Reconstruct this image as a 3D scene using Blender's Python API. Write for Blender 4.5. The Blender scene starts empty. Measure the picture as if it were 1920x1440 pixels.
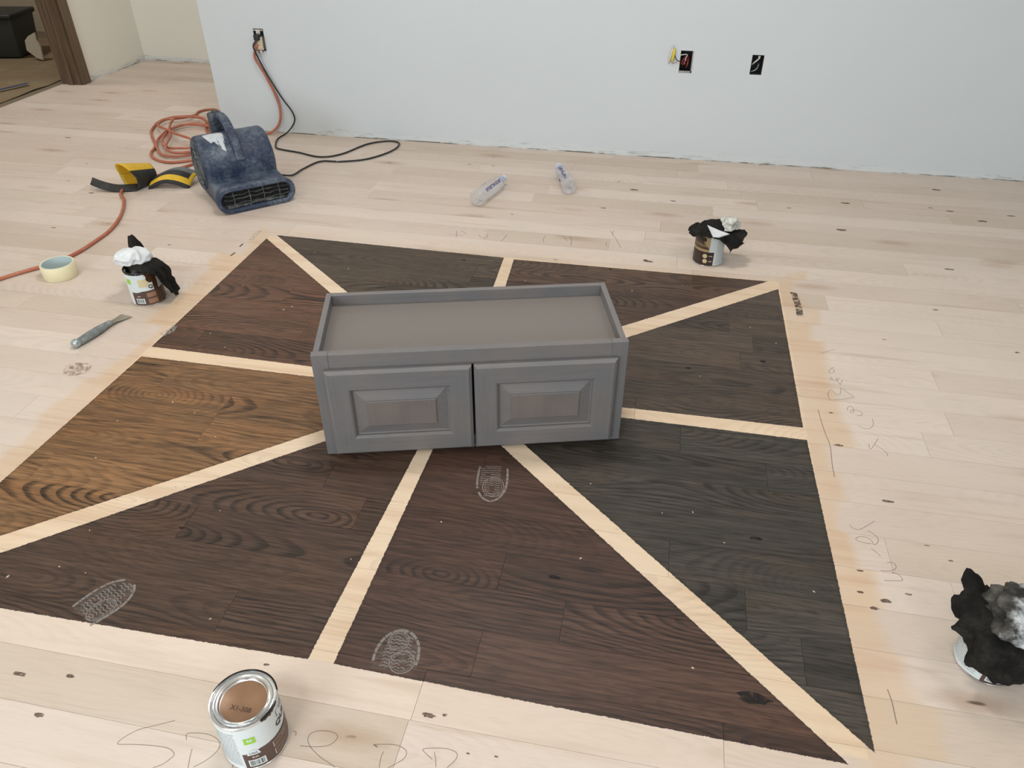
import bpy, bmesh, math, random
from mathutils import Vector, Matrix, noise as mnoise
PI = math.pi
R = math.radians
sc = bpy.context.scene
col = sc.collection
random.seed(7)

# ------------------------------------------------------------------ camera, world, lights, exposure
cam_d = bpy.data.cameras.new('camera')
cam = bpy.data.objects.new('camera', cam_d)
col.objects.link(cam)
cam_d.sensor_width = 36.0
cam_d.lens = 36.0 * 1420.17 / 1920.0
cam_d.clip_start = 0.02
_r = Vector((0.98097066, 0.19415255, 0.00116631))
_u = Vector((-0.1138943, 0.57057396, 0.81331017))
_f = Vector((-0.15724078, 0.79796625, -0.58182918))
cam.matrix_world = Matrix(((_r.x, _u.x, -_f.x, 0), (_r.y, _u.y, -_f.y, 0), (_r.z, _u.z, -_f.z, 1.2881), (0, 0, 0, 1)))
sc.camera = cam

world = bpy.data.worlds.new('world')
sc.world = world
world.use_nodes = True
world.node_tree.nodes['Background'].inputs[0].default_value = (0.75, 0.87, 1.0, 1)
world.node_tree.nodes['Background'].inputs[1].default_value = 0.3

sc.view_settings.view_transform = 'Standard'
sc.view_settings.look = 'None'
sc.view_settings.gamma = 1.0
sc.view_settings.use_curve_mapping = False
sc.view_settings.exposure = -0.12
sc.cycles.max_bounces = 6
sc.cycles.diffuse_bounces = 3
sc.cycles.glossy_bounces = 3
sc.cycles.transmission_bounces = 4
sc.cycles.transparent_max_bounces = 12
sc.cycles.caustics_reflective = False
sc.cycles.caustics_refractive = False

def area_light(name, loc, rot, sx, sy, power, colour, shape='RECTANGLE'):
    d = bpy.data.lights.new(name, 'AREA')
    d.shape = shape
    d.size = sx
    d.size_y = sy
    d.energy = power
    d.color = colour
    o = bpy.data.objects.new(name, d)
    o.location = loc
    o.rotation_euler = rot
    col.objects.link(o)
    return o

# daylight through the two windows of the wall behind the camera
area_light('daylight_1', (-1.9, -2.93, 1.45), (R(90), 0, 0), 1.5, 1.3, 90, (0.80, 0.92, 1.0))
area_light('daylight_2', (1.3, -2.93, 1.45), (R(90), 0, 0), 1.5, 1.3, 38, (0.84, 0.94, 1.0))
# recessed ceiling lamps (discs are built with the ceiling further down); last two are added, to brighten alcove and next room
LAMPS = [(-2.5, 1.9), (-0.5, 2.1), (1.3, 1.9), (-2.5, -0.9), (-0.6, -0.9), (1.3, -0.9), (-3.05, 4.5), (-5.0, 4.2)]
LAMP_W = [6, 25.5, 6, 7, 18, 6, 8.0, 22.0]
for (lx, ly), lw in zip(LAMPS, LAMP_W):
    area_light('ceiling_lamp_light', (lx, ly, 2.57), (0, 0, 0), 0.5, 0.5, lw, (1.0, 0.982, 0.95), 'DISK')

# ------------------------------------------------------------------ helpers: objects
def link(name, mesh, mats=None, parent=None, smooth=False):
    o = bpy.data.objects.new(name, mesh)
    col.objects.link(o)
    if mats is not None and not mesh.materials:
        for m in (mats if isinstance(mats, (list, tuple)) else [mats]):
            mesh.materials.append(m)
    if parent is not None:
        o.parent = parent
    if smooth:
        for p in mesh.polygons:
            p.use_smooth = True
    return o

def obj(name, bm, mats, parent=None, smooth=False, auto=None):
    bmesh.ops.recalc_face_normals(bm, faces=bm.faces)
    me = bpy.data.meshes.new(name)
    if auto is not None:
        for e in bm.edges:
            if len(e.link_faces) == 2 and e.calc_face_angle(0) > R(auto):
                e.smooth = False
        smooth = True
    bm.to_mesh(me)
    bm.free()
    return link(name, me, mats, parent, smooth)

def thing(name, label, cat, loc=(0, 0, 0), rz=0.0, group=None):
    o = bpy.data.objects.new(name, None)
    o.empty_display_size = 0.05
    o.location = loc
    o.rotation_euler = (0, 0, rz)
    col.objects.link(o)
    return tag(o, label, cat, group)

def tag(o, label, cat, group=None):
    o['label'] = label
    o['category'] = cat
    if group:
        o['group'] = group
    return o

def struct(o, label=None):
    o['kind'] = 'structure'
    if label:
        o['label'] = label
    return o

def box(bm, x0, x1, y0, y1, z0, z1, mi=0):
    v = [bm.verts.new(p) for p in ((x0, y0, z0), (x1, y0, z0), (x1, y1, z0), (x0, y1, z0), (x0, y0, z1), (x1, y0, z1), (x1, y1, z1), (x0, y1, z1))]
    for f in ((0, 3, 2, 1), (4, 5, 6, 7), (0, 1, 5, 4), (1, 2, 6, 5), (2, 3, 7, 6), (3, 0, 4, 7)):
        bm.faces.new([v[i] for i in f]).material_index = mi

def bbox(x0, x1, y0, y1, z0, z1, bevel=0.0, seg=1):
    bm = bmesh.new()
    box(bm, x0, x1, y0, y1, z0, z1)
    if bevel:
        bmesh.ops.bevel(bm, geom=bm.edges[:], offset=bevel, segments=seg, affect='EDGES', profile=0.5)
    return bm

def lathe(bm, prof, n=48, mi=0, mats=None, closed=True):
    rings = []
    for r, z in prof:
        if r < 1e-6:
            rings.append([bm.verts.new((0, 0, z))])
        else:
            rings.append([bm.verts.new((r * math.cos(2 * PI * i / n), r * math.sin(2 * PI * i / n), z)) for i in range(n)])
    for k in range(len(rings) - 1):
        a, b = rings[k], rings[k + 1]
        m = mats[k] if mats else mi
        for i in range(n):
            j = (i + 1) % n
            if len(a) == 1 and len(b) == 1:
                continue
            if len(a) == 1:
                f = bm.faces.new((a[0], b[j], b[i]))
            elif len(b) == 1:
                f = bm.faces.new((a[i], a[j], b[0]))
            else:
                f = bm.faces.new((a[i], a[j], b[j], b[i]))
            f.material_index = m
    return rings

def catmull(pts, n=8, closed=False):
    P = [Vector(p) for p in pts]
    out = []
    m = len(P)
    last = m if closed else m - 1
    for i in range(last):
        if closed:
            a, b, c, d = P[(i - 1) % m], P[i], P[(i + 1) % m], P[(i + 2) % m]
        else:
            a, b, c, d = P[max(i - 1, 0)], P[i], P[min(i + 1, m - 1)], P[min(i + 2, m - 1)]
        for k in range(n):
            t = k / n
            out.append(0.5 * ((2 * b) + (c - a) * t + (2 * a - 5 * b + 4 * c - d) * t * t + (3 * b - a - 3 * c + d) * t ** 3))
    if not closed:
        out.append(P[-1])
    return out

def tube(bm, pts, r, n=10, mi=0, cap=True):
    pts = [Vector(p) for p in pts]
    rings = []
    nrm = None
    for i, p in enumerate(pts):
        t = (pts[min(i + 1, len(pts) - 1)] - pts[max(i - 1, 0)])
        if t.length < 1e-9:
            t = Vector((0, 0, 1))
        t.normalize()
        if nrm is None:
            nrm = t.orthogonal().normalized()
        nrm = (nrm - t * nrm.dot(t))
        if nrm.length < 1e-6:
            nrm = t.orthogonal()
        nrm.normalize()
        b = t.cross(nrm)
        rr = r[i] if isinstance(r, (list, tuple)) else r
        rings.append([bm.verts.new(p + (nrm * math.cos(2 * PI * k / n) + b * math.sin(2 * PI * k / n)) * rr) for k in range(n)])
    for a, b in zip(rings, rings[1:]):
        for k in range(n):
            j = (k + 1) % n
            bm.faces.new((a[k], a[j], b[j], b[k])).material_index = mi
    if cap:
        bm.faces.new(rings[0]).material_index = mi
        bm.faces.new(rings[-1]).material_index = mi

def ribbon(bm, pts, w, z, mi=0):
    """flat mark on the floor along a polyline"""
    pts = [Vector((p[0], p[1], 0)) for p in pts]
    L = []
    for i, p in enumerate(pts):
        t = pts[min(i + 1, len(pts) - 1)] - pts[max(i - 1, 0)]
        if t.length < 1e-9:
            t = Vector((1, 0, 0))
        t.normalize()
        s = Vector((-t.y, t.x, 0)) * w * 0.5
        L.append((bm.verts.new(p + s + Vector((0, 0, z))), bm.verts.new(p - s + Vector((0, 0, z)))))
    for a, b in zip(L, L[1:]):
        bm.faces.new((a[0], a[1], b[1], b[0])).material_index = mi

def strip(bm, path, sides, ws, th=0.003, mi_fn=None, nw=6, curl=None):
    """a bent pad: path points, side vectors, half widths"""
    rows = []
    for i, p in enumerate(path):
        p = Vector(p)
        s = Vector(sides[i])
        w = ws[i]
        rows.append([bm.verts.new(p + s * w * (2 * k / nw - 1) + (Vector((0, 0, curl(i / (len(path) - 1), 2 * k / nw - 1))) if curl else Vector())) for k in range(nw + 1)])
    for i in range(len(rows) - 1):
        for k in range(nw):
            f = bm.faces.new((rows[i][k], rows[i][k + 1], rows[i + 1][k + 1], rows[i + 1][k]))
            f.material_index = mi_fn(i / (len(rows) - 1), (k + 0.5) / nw) if mi_fn else 0

def text_mesh(body, size, bold=0.0):
    c = bpy.data.curves.new('text', 'FONT')
    c.body = body
    c.size = size
    c.offset = bold
    c.resolution_u = 3
    c.align_x = 'CENTER'
    c.align_y = 'CENTER'
    o = bpy.data.objects.new('text', c)
    col.objects.link(o)
    bpy.context.view_layer.update()
    me = bpy.data.meshes.new_from_object(o.evaluated_get(bpy.context.evaluated_depsgraph_get()))
    bpy.data.objects.remove(o)
    bpy.data.curves.remove(c)
    return me

def wrap_text(name, body, size, r, ang, z, m, parent, bold=0.0, stretch=1.0):
    me = text_mesh(body, size, bold)
    for v in me.vertices:
        a = ang + v.co.x * stretch / r
        v.co = Vector((r * math.cos(a), r * math.sin(a), z + v.co.y))
    return link(name, me, m, parent)

def cpatch(bm, r, a0, a1, z0, z1, mi=0, n=None, top=None):
    """curved label patch on a can"""
    n = n or max(2, int(abs(a1 - a0) / R(5)))
    lo = []
    hi = []
    for i in range(n + 1):
        t = i / n
        a = a0 + (a1 - a0) * t
        lo.append(bm.verts.new((r * math.cos(a), r * math.sin(a), z0)))
        zt = top(t) if top else z1
        hi.append(bm.verts.new((r * math.cos(a), r * math.sin(a), zt)))
    for i in range(n):
        bm.faces.new((lo[i], lo[i + 1], hi[i + 1], hi[i])).material_index = mi

# ------------------------------------------------------------------ helpers: materials
def lin(r, g, b):
    def f(c):
        c = c / 255.0
        return c / 12.92 if c <= 0.04045 else ((c + 0.055) / 1.055) ** 2.4
    return (f(r), f(g), f(b), 1.0)

class NT:
    def __init__(self, name):
        self.m = bpy.data.materials.new(name)
        self.m.use_nodes = True
        self.t = self.m.node_tree
        self.b = self.t.nodes['Principled BSDF']
        self.out = self.t.nodes['Material Output']
    def n(self, typ, **kw):
        x = self.t.nodes.new(typ)
        for k, v in kw.items():
            setattr(x, k, v)
        return x
    def put(self, sock, v):
        if hasattr(v, 'links'):
            self.t.links.new(v, sock)
        elif v is not None:
            sock.default_value = v
    def math(self, op, a, b=None, c=None, clamp=False):
        x = self.n('ShaderNodeMath', operation=op, use_clamp=clamp)
        self.put(x.inputs[0], a)
        if b is not None:
            self.put(x.inputs[1], b)
        if c is not None:
            self.put(x.inputs[2], c)
        return x.outputs[0]
    def add(self, a, b): return self.math('ADD', a, b)
    def sub(self, a, b): return self.math('SUBTRACT', a, b)
    def mul(self, a, b): return self.math('MULTIPLY', a, b)
    def step(self, v, lo, hi):
        x = self.n('ShaderNodeMapRange', interpolation_type='SMOOTHSTEP')
        self.put(x.inputs['Value'], v)
        x.inputs['From Min'].default_value = lo
        x.inputs['From Max'].default_value = hi
        return x.outputs[0]
    def xyz(self, x=0.0, y=0.0, z=0.0):
        c = self.n('ShaderNodeCombineXYZ')
        for i, v in enumerate((x, y, z)):
            self.put(c.inputs[i], v)
        return c.outputs[0]
    def sep(self, v):
        s = self.n('ShaderNodeSeparateXYZ')
        self.put(s.inputs[0], v)
        return s.outputs
    def noise(self, vec, scale=1.0, detail=2.0, rough=0.5, out=0):
        x = self.n('ShaderNodeTexNoise')
        self.put(x.inputs['Vector'], vec)
        x.inputs['Scale'].default_value = scale
        x.inputs['Detail'].default_value = detail
        x.inputs['Roughness'].default_value = rough
        return x.outputs[out]
    def mix(self, f, a, b, mode='MIX'):
        x = self.n('ShaderNodeMix', data_type='RGBA', blend_type=mode)
        self.put(x.inputs['Factor'], f)
        self.put(x.inputs['A'], a)
        self.put(x.inputs['B'], b)
        return x.outputs['Result']
    def scale(self, c, f):
        """multiply a colour by a scalar"""
        x = self.n('ShaderNodeVectorMath', operation='SCALE')
        self.put(x.inputs[0], c if hasattr(c, 'links') else tuple(c[:3]))
        self.put(x.inputs['Scale'], f)
        return x.outputs[0]
    def bump(self, h, dist, strength=1.0):
        x = self.n('ShaderNodeBump')
        x.inputs['Strength'].default_value = strength
        x.inputs['Distance'].default_value = dist
        self.put(x.inputs['Height'], h)
        self.t.links.new(x.outputs[0], self.b.inputs['Normal'])
    def base(self, c): self.put(self.b.inputs['Base Color'], c)
    def rough(self, v): self.put(self.b.inputs['Roughness'], v)

def plain(name, c, rough=0.5, metal=0.0, var=0.0, vs=30.0, spec=None, bump=0.0):
    k = NT(name)
    if var:
        tc = k.n('ShaderNodeTexCoord').outputs['Object']
        nz = k.noise(tc, vs, 4, 0.6)
        k.base(k.scale(c, k.math('MULTIPLY_ADD', nz, 2 * var, 1 - var)))
        if bump:
            k.bump(nz, bump)
    else:
        k.base(c)
    k.rough(rough)
    k.b.inputs['Metallic'].default_value = metal
    if spec is not None:
        k.b.inputs['Specular IOR Level'].default_value = spec
    return k.m

def dusty(name, base, dust, rough=0.6, amount=0.5, vs=18.0, spec=0.5):
    k = NT(name)
    tc = k.n('ShaderNodeTexCoord').outputs['Object']
    a = k.noise(tc, vs, 6, 0.7)
    b = k.noise(tc, vs * 9, 3, 0.6)
    f = k.math('MULTIPLY', k.step(k.add(k.mul(a, 0.7), k.mul(b, 0.3)), 0.42, 0.68), amount)
    k.base(k.mix(f, base, dust))
    k.rough(rough)
    k.b.inputs['Specular IOR Level'].default_value = spec
    return k.m

def marks(name, c, alpha, grain=60.0, lo=0.3, hi=0.7):
    """dust or graphite lying on the boards: patchy coverage over what is beneath"""
    k = NT(name)
    p = k.n('ShaderNodeNewGeometry').outputs['Position']
    nz = k.noise(p, grain, 3, 0.7)
    k.base(c)
    k.rough(0.8)
    k.put(k.b.inputs['Alpha'], k.mul(k.step(nz, lo, hi), alpha))
    return k.m

# ------------------------------------------------------------------ floor boards with the eight stain samples
CX, CY = -0.515, 1.685
# each sample is a triangle on the floor: outer edge + two taped edges (two points on each edge, metres)
SECT = [
    # name, edges, colour, grain strength
    ('brown oak',   [((-1.503, 2.555), (-1.088, 2.188)), ((-1.494, 1.743), (-0.961, 1.737)), ((-1.503, 2.555), (-1.496, 1.743))], lin(81, 56, 41), 0.82),
    ('weathered',   [((-1.477, 2.592), (-1.027, 2.200)), ((-0.539, 2.573), (-0.529, 2.340)), ((-1.477, 2.592), (-0.539, 2.573))], lin(67, 56, 45), 0.75),
    ('driftwood',   [((-0.499, 2.566), (-0.488, 2.357)), ((0.434, 2.572), (-0.060, 2.154)), ((-0.499, 2.566), (0.434, 2.572))], lin(74, 56, 44), 0.75),
    ('dark grey',   [((0.465, 2.519), (-0.033, 2.093)), ((0.463, 1.721), (-0.021, 1.717)), ((0.466, 2.519), (0.464, 1.721))], lin(69, 58, 49), 0.68),
    ('charcoal',    [((0.468, 1.669), (-0.018, 1.670)), ((0.486, 0.807), (-0.260, 1.502)), ((0.468, 1.669), (0.486, 0.807))], lin(57, 52, 46), 0.60),
    ('espresso',    [((0.438, 0.778), (-0.313, 1.480)), ((-0.506, 0.790), (-0.494, 1.433)), ((-0.506, 0.790), (0.438, 0.778))], lin(66, 47, 38), 0.66),
    ('dark walnut', [((-0.558, 0.790), (-0.533, 1.419)), ((-1.340, 0.909), (-0.785, 1.413)), ((-1.231, 0.779), (-0.558, 0.790))], lin(66, 49, 39), 0.72),
    ('golden oak',  [((-1.377, 0.954), (-0.807, 1.458)), ((-1.495, 1.687), (-0.940, 1.687)), ((-1.495, 1.687), (-1.507, 1.108))], lin(112, 82, 54), 0.90),
]

def sect_pts(edges):
    """corners of a sample triangle"""
    out = []
    for i in range(3):
        (p, q), (r, t) = edges[i], edges[(i + 1) % 3]
        a1, b1 = q[1] - p[1], p[0] - q[0]
        c1 = a1 * p[0] + b1 * p[1]
        a2, b2 = t[1] - r[1], r[0] - t[0]
        c2 = a2 * r[0] + b2 * r[1]
        det = a1 * b2 - a2 * b1
        out.append(((b2 * c1 - b1 * c2) / det, (a1 * c2 - a2 * c1) / det))
    return out
TRI = [sect_pts(e[1]) for e in SECT]
def board_sectors(xa, xb, ya, yb):
    """which samples a board lies under (separating axis test)"""
    res = []
    m_ = 0.01
    rc = [(xa - m_, ya - m_), (xb + m_, ya - m_), (xb + m_, yb + m_), (xa - m_, yb + m_)]
    for i, t in enumerate(TRI):
        axes = [(1, 0), (0, 1)] + [(-(t[(j + 1) % 3][1] - t[j][1]), t[(j + 1) % 3][0] - t[j][0]) for j in range(3)]
        if all(max(a * p[0] + b * p[1] for p in rc) >= min(a * p[0] + b * p[1] for p in t) and max(a * p[0] + b * p[1] for p in t) >= min(a * p[0] + b * p[1] for p in rc) for a, b in axes):
            res.append(i)
    return tuple(res)
FLOOR_MATS = {}
def floor_mat_for(ids):
    if ids not in FLOOR_MATS:
        FLOOR_MATS[ids] = floor_material(ids)
    return FLOOR_MATS[ids]

def floor_material(ids):
    k = NT('sanded_oak' + ''.join('_' + SECT[i][0].replace(' ', '_') for i in ids))
    tc = k.n('ShaderNodeTexCoord').outputs['Object']
    gp = k.n('ShaderNodeNewGeometry').outputs['Position']
    rnd = k.n('ShaderNodeObjectInfo').outputs['Random']
    lx, ly, lz = k.sep(tc)
    wx, wy, wz = k.sep(gp)
    r50 = k.mul(rnd, 50.0)
    sx = k.add(lx, r50)
    rnd2 = k.math('FRACT', k.mul(rnd, 97.31))
    rnd3 = k.math('FRACT', k.mul(rnd, 313.7))
    # flat-sawn growth rings: distance from a wandering log axis just under the board
    h = k.mul(k.sub(k.noise(k.xyz(k.mul(sx, 1.15), k.mul(rnd, 9.0), 0.0), 1.0, 0.0), 0.5), 0.50)
    off = k.mul(k.sub(rnd2, 0.5), 0.10)
    warp = k.mul(k.sub(k.noise(k.xyz(k.mul(sx, 4.5), k.mul(ly, 20.0), r50), 1.0, 2.0, 0.55), 0.5), 0.026)
    yy = k.add(k.sub(ly, off), warp)
    rad = k.math('SQRT', k.add(k.mul(yy, yy), k.mul(h, h)))
    saw = k.math('FRACT', k.math('DIVIDE', rad, 0.0104))
    ringm = k.mul(k.step(saw, 0.35, 0.80), k.sub(1.0, k.step(saw, 0.92, 1.0)))
    fig = k.step(k.noise(k.xyz(k.mul(sx, 1.1), k.mul(ly, 9.0), k.mul(rnd3, 20.0)), 1.0, 1.0), 0.46, 0.66)
    pores = k.noise(k.xyz(k.mul(sx, 16.0), k.mul(ly, 420.0), 0.0), 1.0, 2.0, 0.6)
    porem = k.step(pores, 0.47, 0.64)
    fleck = k.step(k.noise(k.xyz(k.mul(sx, 6.0), k.mul(ly, 130.0), r50), 1.0, 2.0, 0.65), 0.36, 0.66)
    streak = k.noise(k.xyz(k.mul(sx, 1.6), k.mul(ly, 26.0), r50), 1.0, 2.0, 0.6)
    cloud = k.noise(k.xyz(k.mul(sx, 3.0), k.mul(ly, 8.0), r50), 1.0, 2.0, 0.6)
    # knots
    vor = k.n('ShaderNodeTexVoronoi')
    k.put(vor.inputs['Vector'], k.xyz(k.mul(sx, 2.6), k.mul(ly, 8.5), r50))
    vor.inputs['Scale'].default_value = 1.0
    kd = vor.outputs['Distance']
    ksel = k.step(k.sep(vor.outputs['Color'])[0], 0.54, 0.56)
    kn = k.add(kd, k.mul(k.sub(k.noise(k.xyz(k.mul(sx, 30.0), k.mul(ly, 60.0), 0), 1.0, 1.0), 0.5), 0.10))
    knot = k.mul(k.math('SUBTRACT', 1.0, k.step(kn, 0.010, 0.050)), ksel)
    halo = k.mul(k.math('SUBTRACT', 1.0, k.step(kn, 0.03, 0.30)), ksel)
    grain = k.math('MULTIPLY', k.mul(ringm, k.math('MULTIPLY_ADD', porem, 0.6, 0.72)), k.math('MULTIPLY_ADD', fig, 0.75, 0.25))

    # bare sanded oak: boards differ in tone, dust makes it paler and pinker
    c1 = k.mix(k.step(rnd2, 0.0, 1.0), lin(219, 203, 190), lin(209, 191, 177))
    c1 = k.mix(k.mul(k.step(rnd3, 0.72, 1.0), 0.6), c1, lin(192, 174, 154))
    c1 = k.mix(k.mul(k.step(streak, 0.55, 0.78), 0.42), c1, lin(184, 162, 140))
    c1 = k.scale(c1, k.math('MULTIPLY_ADD', grain, -0.07, 1.03))
    c1 = k.scale(c1, k.math('MULTIPLY_ADD', porem, -0.05, 1.0))
    c1 = k.scale(c1, k.math('MULTIPLY_ADD', cloud, 0.16, 0.93))
    dustn = k.noise(gp, 1.4, 2.0, 0.6)
    c1 = k.mix(k.mul(k.step(dustn, 0.45, 0.72), 0.40), c1, lin(217, 205, 193))
    c1 = k.mix(k.mul(halo, 0.45), c1, lin(160, 122, 88))
    c1 = k.mix(k.mul(knot, 0.85), c1, lin(74, 54, 42))

    # clean, never dusted band left by the masking tape (spokes and border)
    wob = k.noise(gp, 110.0, 2.0, 0.8, out=1)
    wv = k.n('ShaderNodeVectorMath', operation='SUBTRACT')
    k.put(wv.inputs[0], wob)
    wv.inputs[1].default_value = (0.5, 0.5, 0.5)
    jit = k.n('ShaderNodeVectorMath', operation='MULTIPLY_ADD')
    k.put(jit.inputs[0], wv.outputs[0])
    jit.inputs[1].default_value = (0.0055, 0.0055, 0.0)
    k.put(jit.inputs[2], gp)
    jp = jit.outputs[0]
    big = k.noise(gp, 4.0, 1.0, 0.6)
    dx = k.sub(k.math('ABSOLUTE', k.sub(wx, CX)), 0.99)
    dy = k.sub(k.math('ABSOLUTE', k.sub(wy, CY)), 0.895)
    rd = k.add(k.math('MAXIMUM', dx, dy), k.add(k.mul(k.sub(big, 0.5), 0.10), k.mul(k.sub(rnd2, 0.5), 0.09)))
    band = k.mul(k.math('SUBTRACT', 1.0, k.step(rd, 0.060, 0.095)), k.math('MULTIPLY_ADD', k.step(k.sub(dx, dy), -0.05, 0.02), 0.75, 0.25))
    clean = k.mix(0.75, c1, lin(214, 182, 146))
    clean = k.mix(k.mul(k.step(streak, 0.45, 0.75), 0.55), clean, lin(196, 152, 116))
    c1 = k.mix(k.mul(band, k.math('MULTIPLY_ADD', big, 1.0, 0.25)), c1, clean)
    # pale tape-fresh spokes inside the square
    ins = k.math('SUBTRACT', 1.0, k.step(k.math('MAXIMUM', dx, dy), -0.006, 0.0))
    fresh = k.mix(k.mul(k.step(streak, 0.40, 0.75), 0.6), lin(229, 204, 174), lin(206, 172, 138))
    c1 = k.mix(k.mul(ins, 0.72), c1, k.scale(fresh, k.math('MULTIPLY_ADD', grain, -0.12, 1.02)))

    # stain samples
    any_mask = 0.0
    colr = c1
    for nm, edges, sc_, gs in [SECT[i] for i in ids]:
        ax = sum(p[0] for e in edges for p in e) / 6.0
        ay = sum(p[1] for e in edges for p in e) / 6.0
        sd = None
        for (p, q) in edges:
            tx, ty = q[0] - p[0], q[1] - p[1]
            l = math.hypot(tx, ty)
            nx, ny = -ty / l, tx / l
            c0 = -(nx * p[0] + ny * p[1])
            if nx * ax + ny * ay + c0 > 0:
                nx, ny, c0 = -nx, -ny, -c0
            d = k.n('ShaderNodeVectorMath', operation='DOT_PRODUCT')
            k.put(d.inputs[0], jp)
            d.inputs[1].default_value = (nx, ny, 0)
            v = k.add(d.outputs['Value'], c0)
            sd = v if sd is None else k.math('MAXIMUM', sd, v)
        msk = k.math('SUBTRACT', 1.0, k.step(sd, -0.0006, 0.0006))
        tone = k.math('MULTIPLY_ADD', rnd3, 0.50, 0.98)
        cc = k.scale(sc_, tone)
        warm = tuple(min(1, a * b) for a, b in zip(sc_[:3], (1.55, 1.32, 1.10))) + (1,)
        cc = k.mix(k.mul(k.step(cloud, 0.48, 0.74), 0.55), cc, warm)
        dk = k.math('SUBTRACT', 1.0, k.mul(grain, gs))
        cc = k.scale(cc, k.mul(dk, k.math('MULTIPLY_ADD', porem, -0.46, 1.12)))
        cc = k.scale(cc, k.math('MULTIPLY_ADD', fleck, 0.50, 0.80))
        edge = k.step(sd, -0.010, -0.001)
        cc = k.scale(cc, k.math('MULTIPLY_ADD', edge, -0.22, 1.0))
        cc = k.mix(k.mul(halo, 0.5), cc, tuple(a * 0.45 for a in sc_[:3]) + (1,))
        cc = k.mix(k.mul(knot, 0.9), cc, (0.010, 0.008, 0.007, 1))
        colr = k.mix(msk, colr, cc)
        any_mask = k.math('MAXIMUM', any_mask, msk)
    k.base(colr)
    k.rough(k.math('MULTIPLY_ADD', any_mask, -0.10, 0.62))
    k.b.inputs['Specular IOR Level'].default_value = 0.35
    return k.m

M = {}
M['floor'] = floor_mat_for(())
M['subfloor'] = plain('gap_wood', lin(140, 114, 90), 0.9)

floor_root = link('floor', bpy.data.meshes.new('floor'), None)
bm = bmesh.new()
box(bm, -3.88, 3.2, -3.0, 5.23, -0.05, -0.016)
bm.to_mesh(floor_root.data)
bm.free()
floor_root.data.materials.append(M['subfloor'])
struct(floor_root, 'bare sanded oak floor with dark stain sample triangles')

PITCH, Y0 = 0.1055, 1.025
JOINTS = {1: [0.121], 0: [0.281, -0.234, -0.983], -1: [0.384, -0.087], 4: [0.353, -1.121], 5: [0.139, -1.358], 23: [0.322], 24: [0.088],
          25: [0.187, 0.72], 17: [-0.022], 9: [0.313], 7: [-1.378], 13: [-0.62, 0.62], 2: [-0.72, 0.60], 3: [-0.35], 6: [-0.55], 8: [-0.2], 11: [-0.9]}
rest = bmesh.new()
rng = random.Random(11)
GAP = 0.0003
n_planks = 0
def x_range(y):
    """part of a board row that the photograph can see, with a margin"""
    return (-1.2 - 0.78 * max(y - 0.4, 0) - 0.25, 0.75 + 0.33 * max(y - 0.6, 0) + 0.35)
for kx in range(-39, 41):
    ya, yb = Y0 + kx * PITCH, Y0 + (kx + 1) * PITCH
    if ya < -3.0:
        continue
    yb = min(yb, 5.23)
    if yb - ya < 0.02:
        continue
    xl, xr = -3.88, 3.2
    if ya > 3.84:
        xr = -2.30
    if kx >= 26:
        yb = min(yb, 5.23)
    cuts = sorted(JOINTS.get(kx, [rng.uniform(-0.9, 0.5)]))
    x = cuts[0]
    left = []
    while x > xl + 0.45:
        x -= rng.choice([0.55, 0.8, 1.0, 1.25, 1.5]) * rng.uniform(0.9, 1.1)
        if x > xl + 0.25:
            left.append(x)
    x = cuts[-1]
    right = []
    while x < xr - 0.45:
        x += rng.choice([0.55, 0.8, 1.0, 1.25, 1.5]) * rng.uniform(0.9, 1.1)
        if x < xr - 0.25:
            right.append(x)
    xs = [xl] + sorted(left) + [c for c in cuts if xl < c < xr] + right + [xr]
    v0, v1 = x_range((ya + yb) / 2)
    for a, b in zip(xs, xs[1:]):
        if b - a < 0.02:
            continue
        seen = ya > 0.35 and b > v0 and a < v1
        dz = rng.uniform(-0.00015, 0.00015)
        if seen and n_planks < 300:
            cx, cy = (a + b) / 2, (ya + yb) / 2
            pbm = bmesh.new()
            box(pbm, a - cx + GAP, b - cx - GAP, ya - cy + GAP, yb - cy - GAP, -0.016, dz)
            o = obj('plank', pbm, floor_mat_for(board_sectors(a, b, ya, yb)), floor_root)
            o.location = (cx, cy, 0)
            n_planks += 1
        else:
            box(rest, a + GAP, b - GAP, ya + GAP, yb - GAP, -0.016, dz)
o = obj('plank_field', rest, M['floor'], floor_root)
o['kind'] = 'stuff'
print('planks', n_planks)

# ------------------------------------------------------------------ room shell
def wall_mat(name, c, mud=True):
    k = NT(name)
    gp = k.n('ShaderNodeNewGeometry').outputs['Position']
    x, y, z = k.sep(gp)
    nz = k.noise(gp, 1.3, 3.0)
    cc = k.scale(c, k.math('MULTIPLY_ADD', nz, 0.06, 0.97))
    if mud:
        # smears of joint compound and bare paper along the unfinished bottom edge
        n2 = k.noise(k.xyz(k.mul(x, 4.0), k.mul(y, 4.0), k.mul(z, 26.0)), 1.0, 5.0, 0.65)
        low = k.sub(1.0, k.step(k.add(z, k.mul(k.sub(n2, 0.5), 0.09)), 0.012, 0.045))
        cc = k.mix(k.mul(low, 0.6), cc, lin(214, 219, 220))
        n3 = k.noise(k.xyz(k.mul(x, 9.0), k.mul(y, 9.0), k.mul(z, 60.0)), 1.0, 4.0, 0.7)
        cc = k.mix(k.mul(k.mul(low, k.step(n3, 0.52, 0.66)), 0.6), cc, lin(150, 146, 138))
        low2 = k.sub(1.0, k.step(z, 0.002, 0.006))
        cc = k.mix(k.mul(low2, k.step(n3, 0.42, 0.6)), cc, lin(84, 74, 64))  # dark gap below the drywall, its shade painted into the colour
    k.base(cc)
    k.rough(0.65)
    k.b.inputs['Specular IOR Level'].default_value = 0.3
    k.bump(k.noise(gp, 220.0, 2.0), 0.0006, 0.25)
    return k.m

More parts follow.
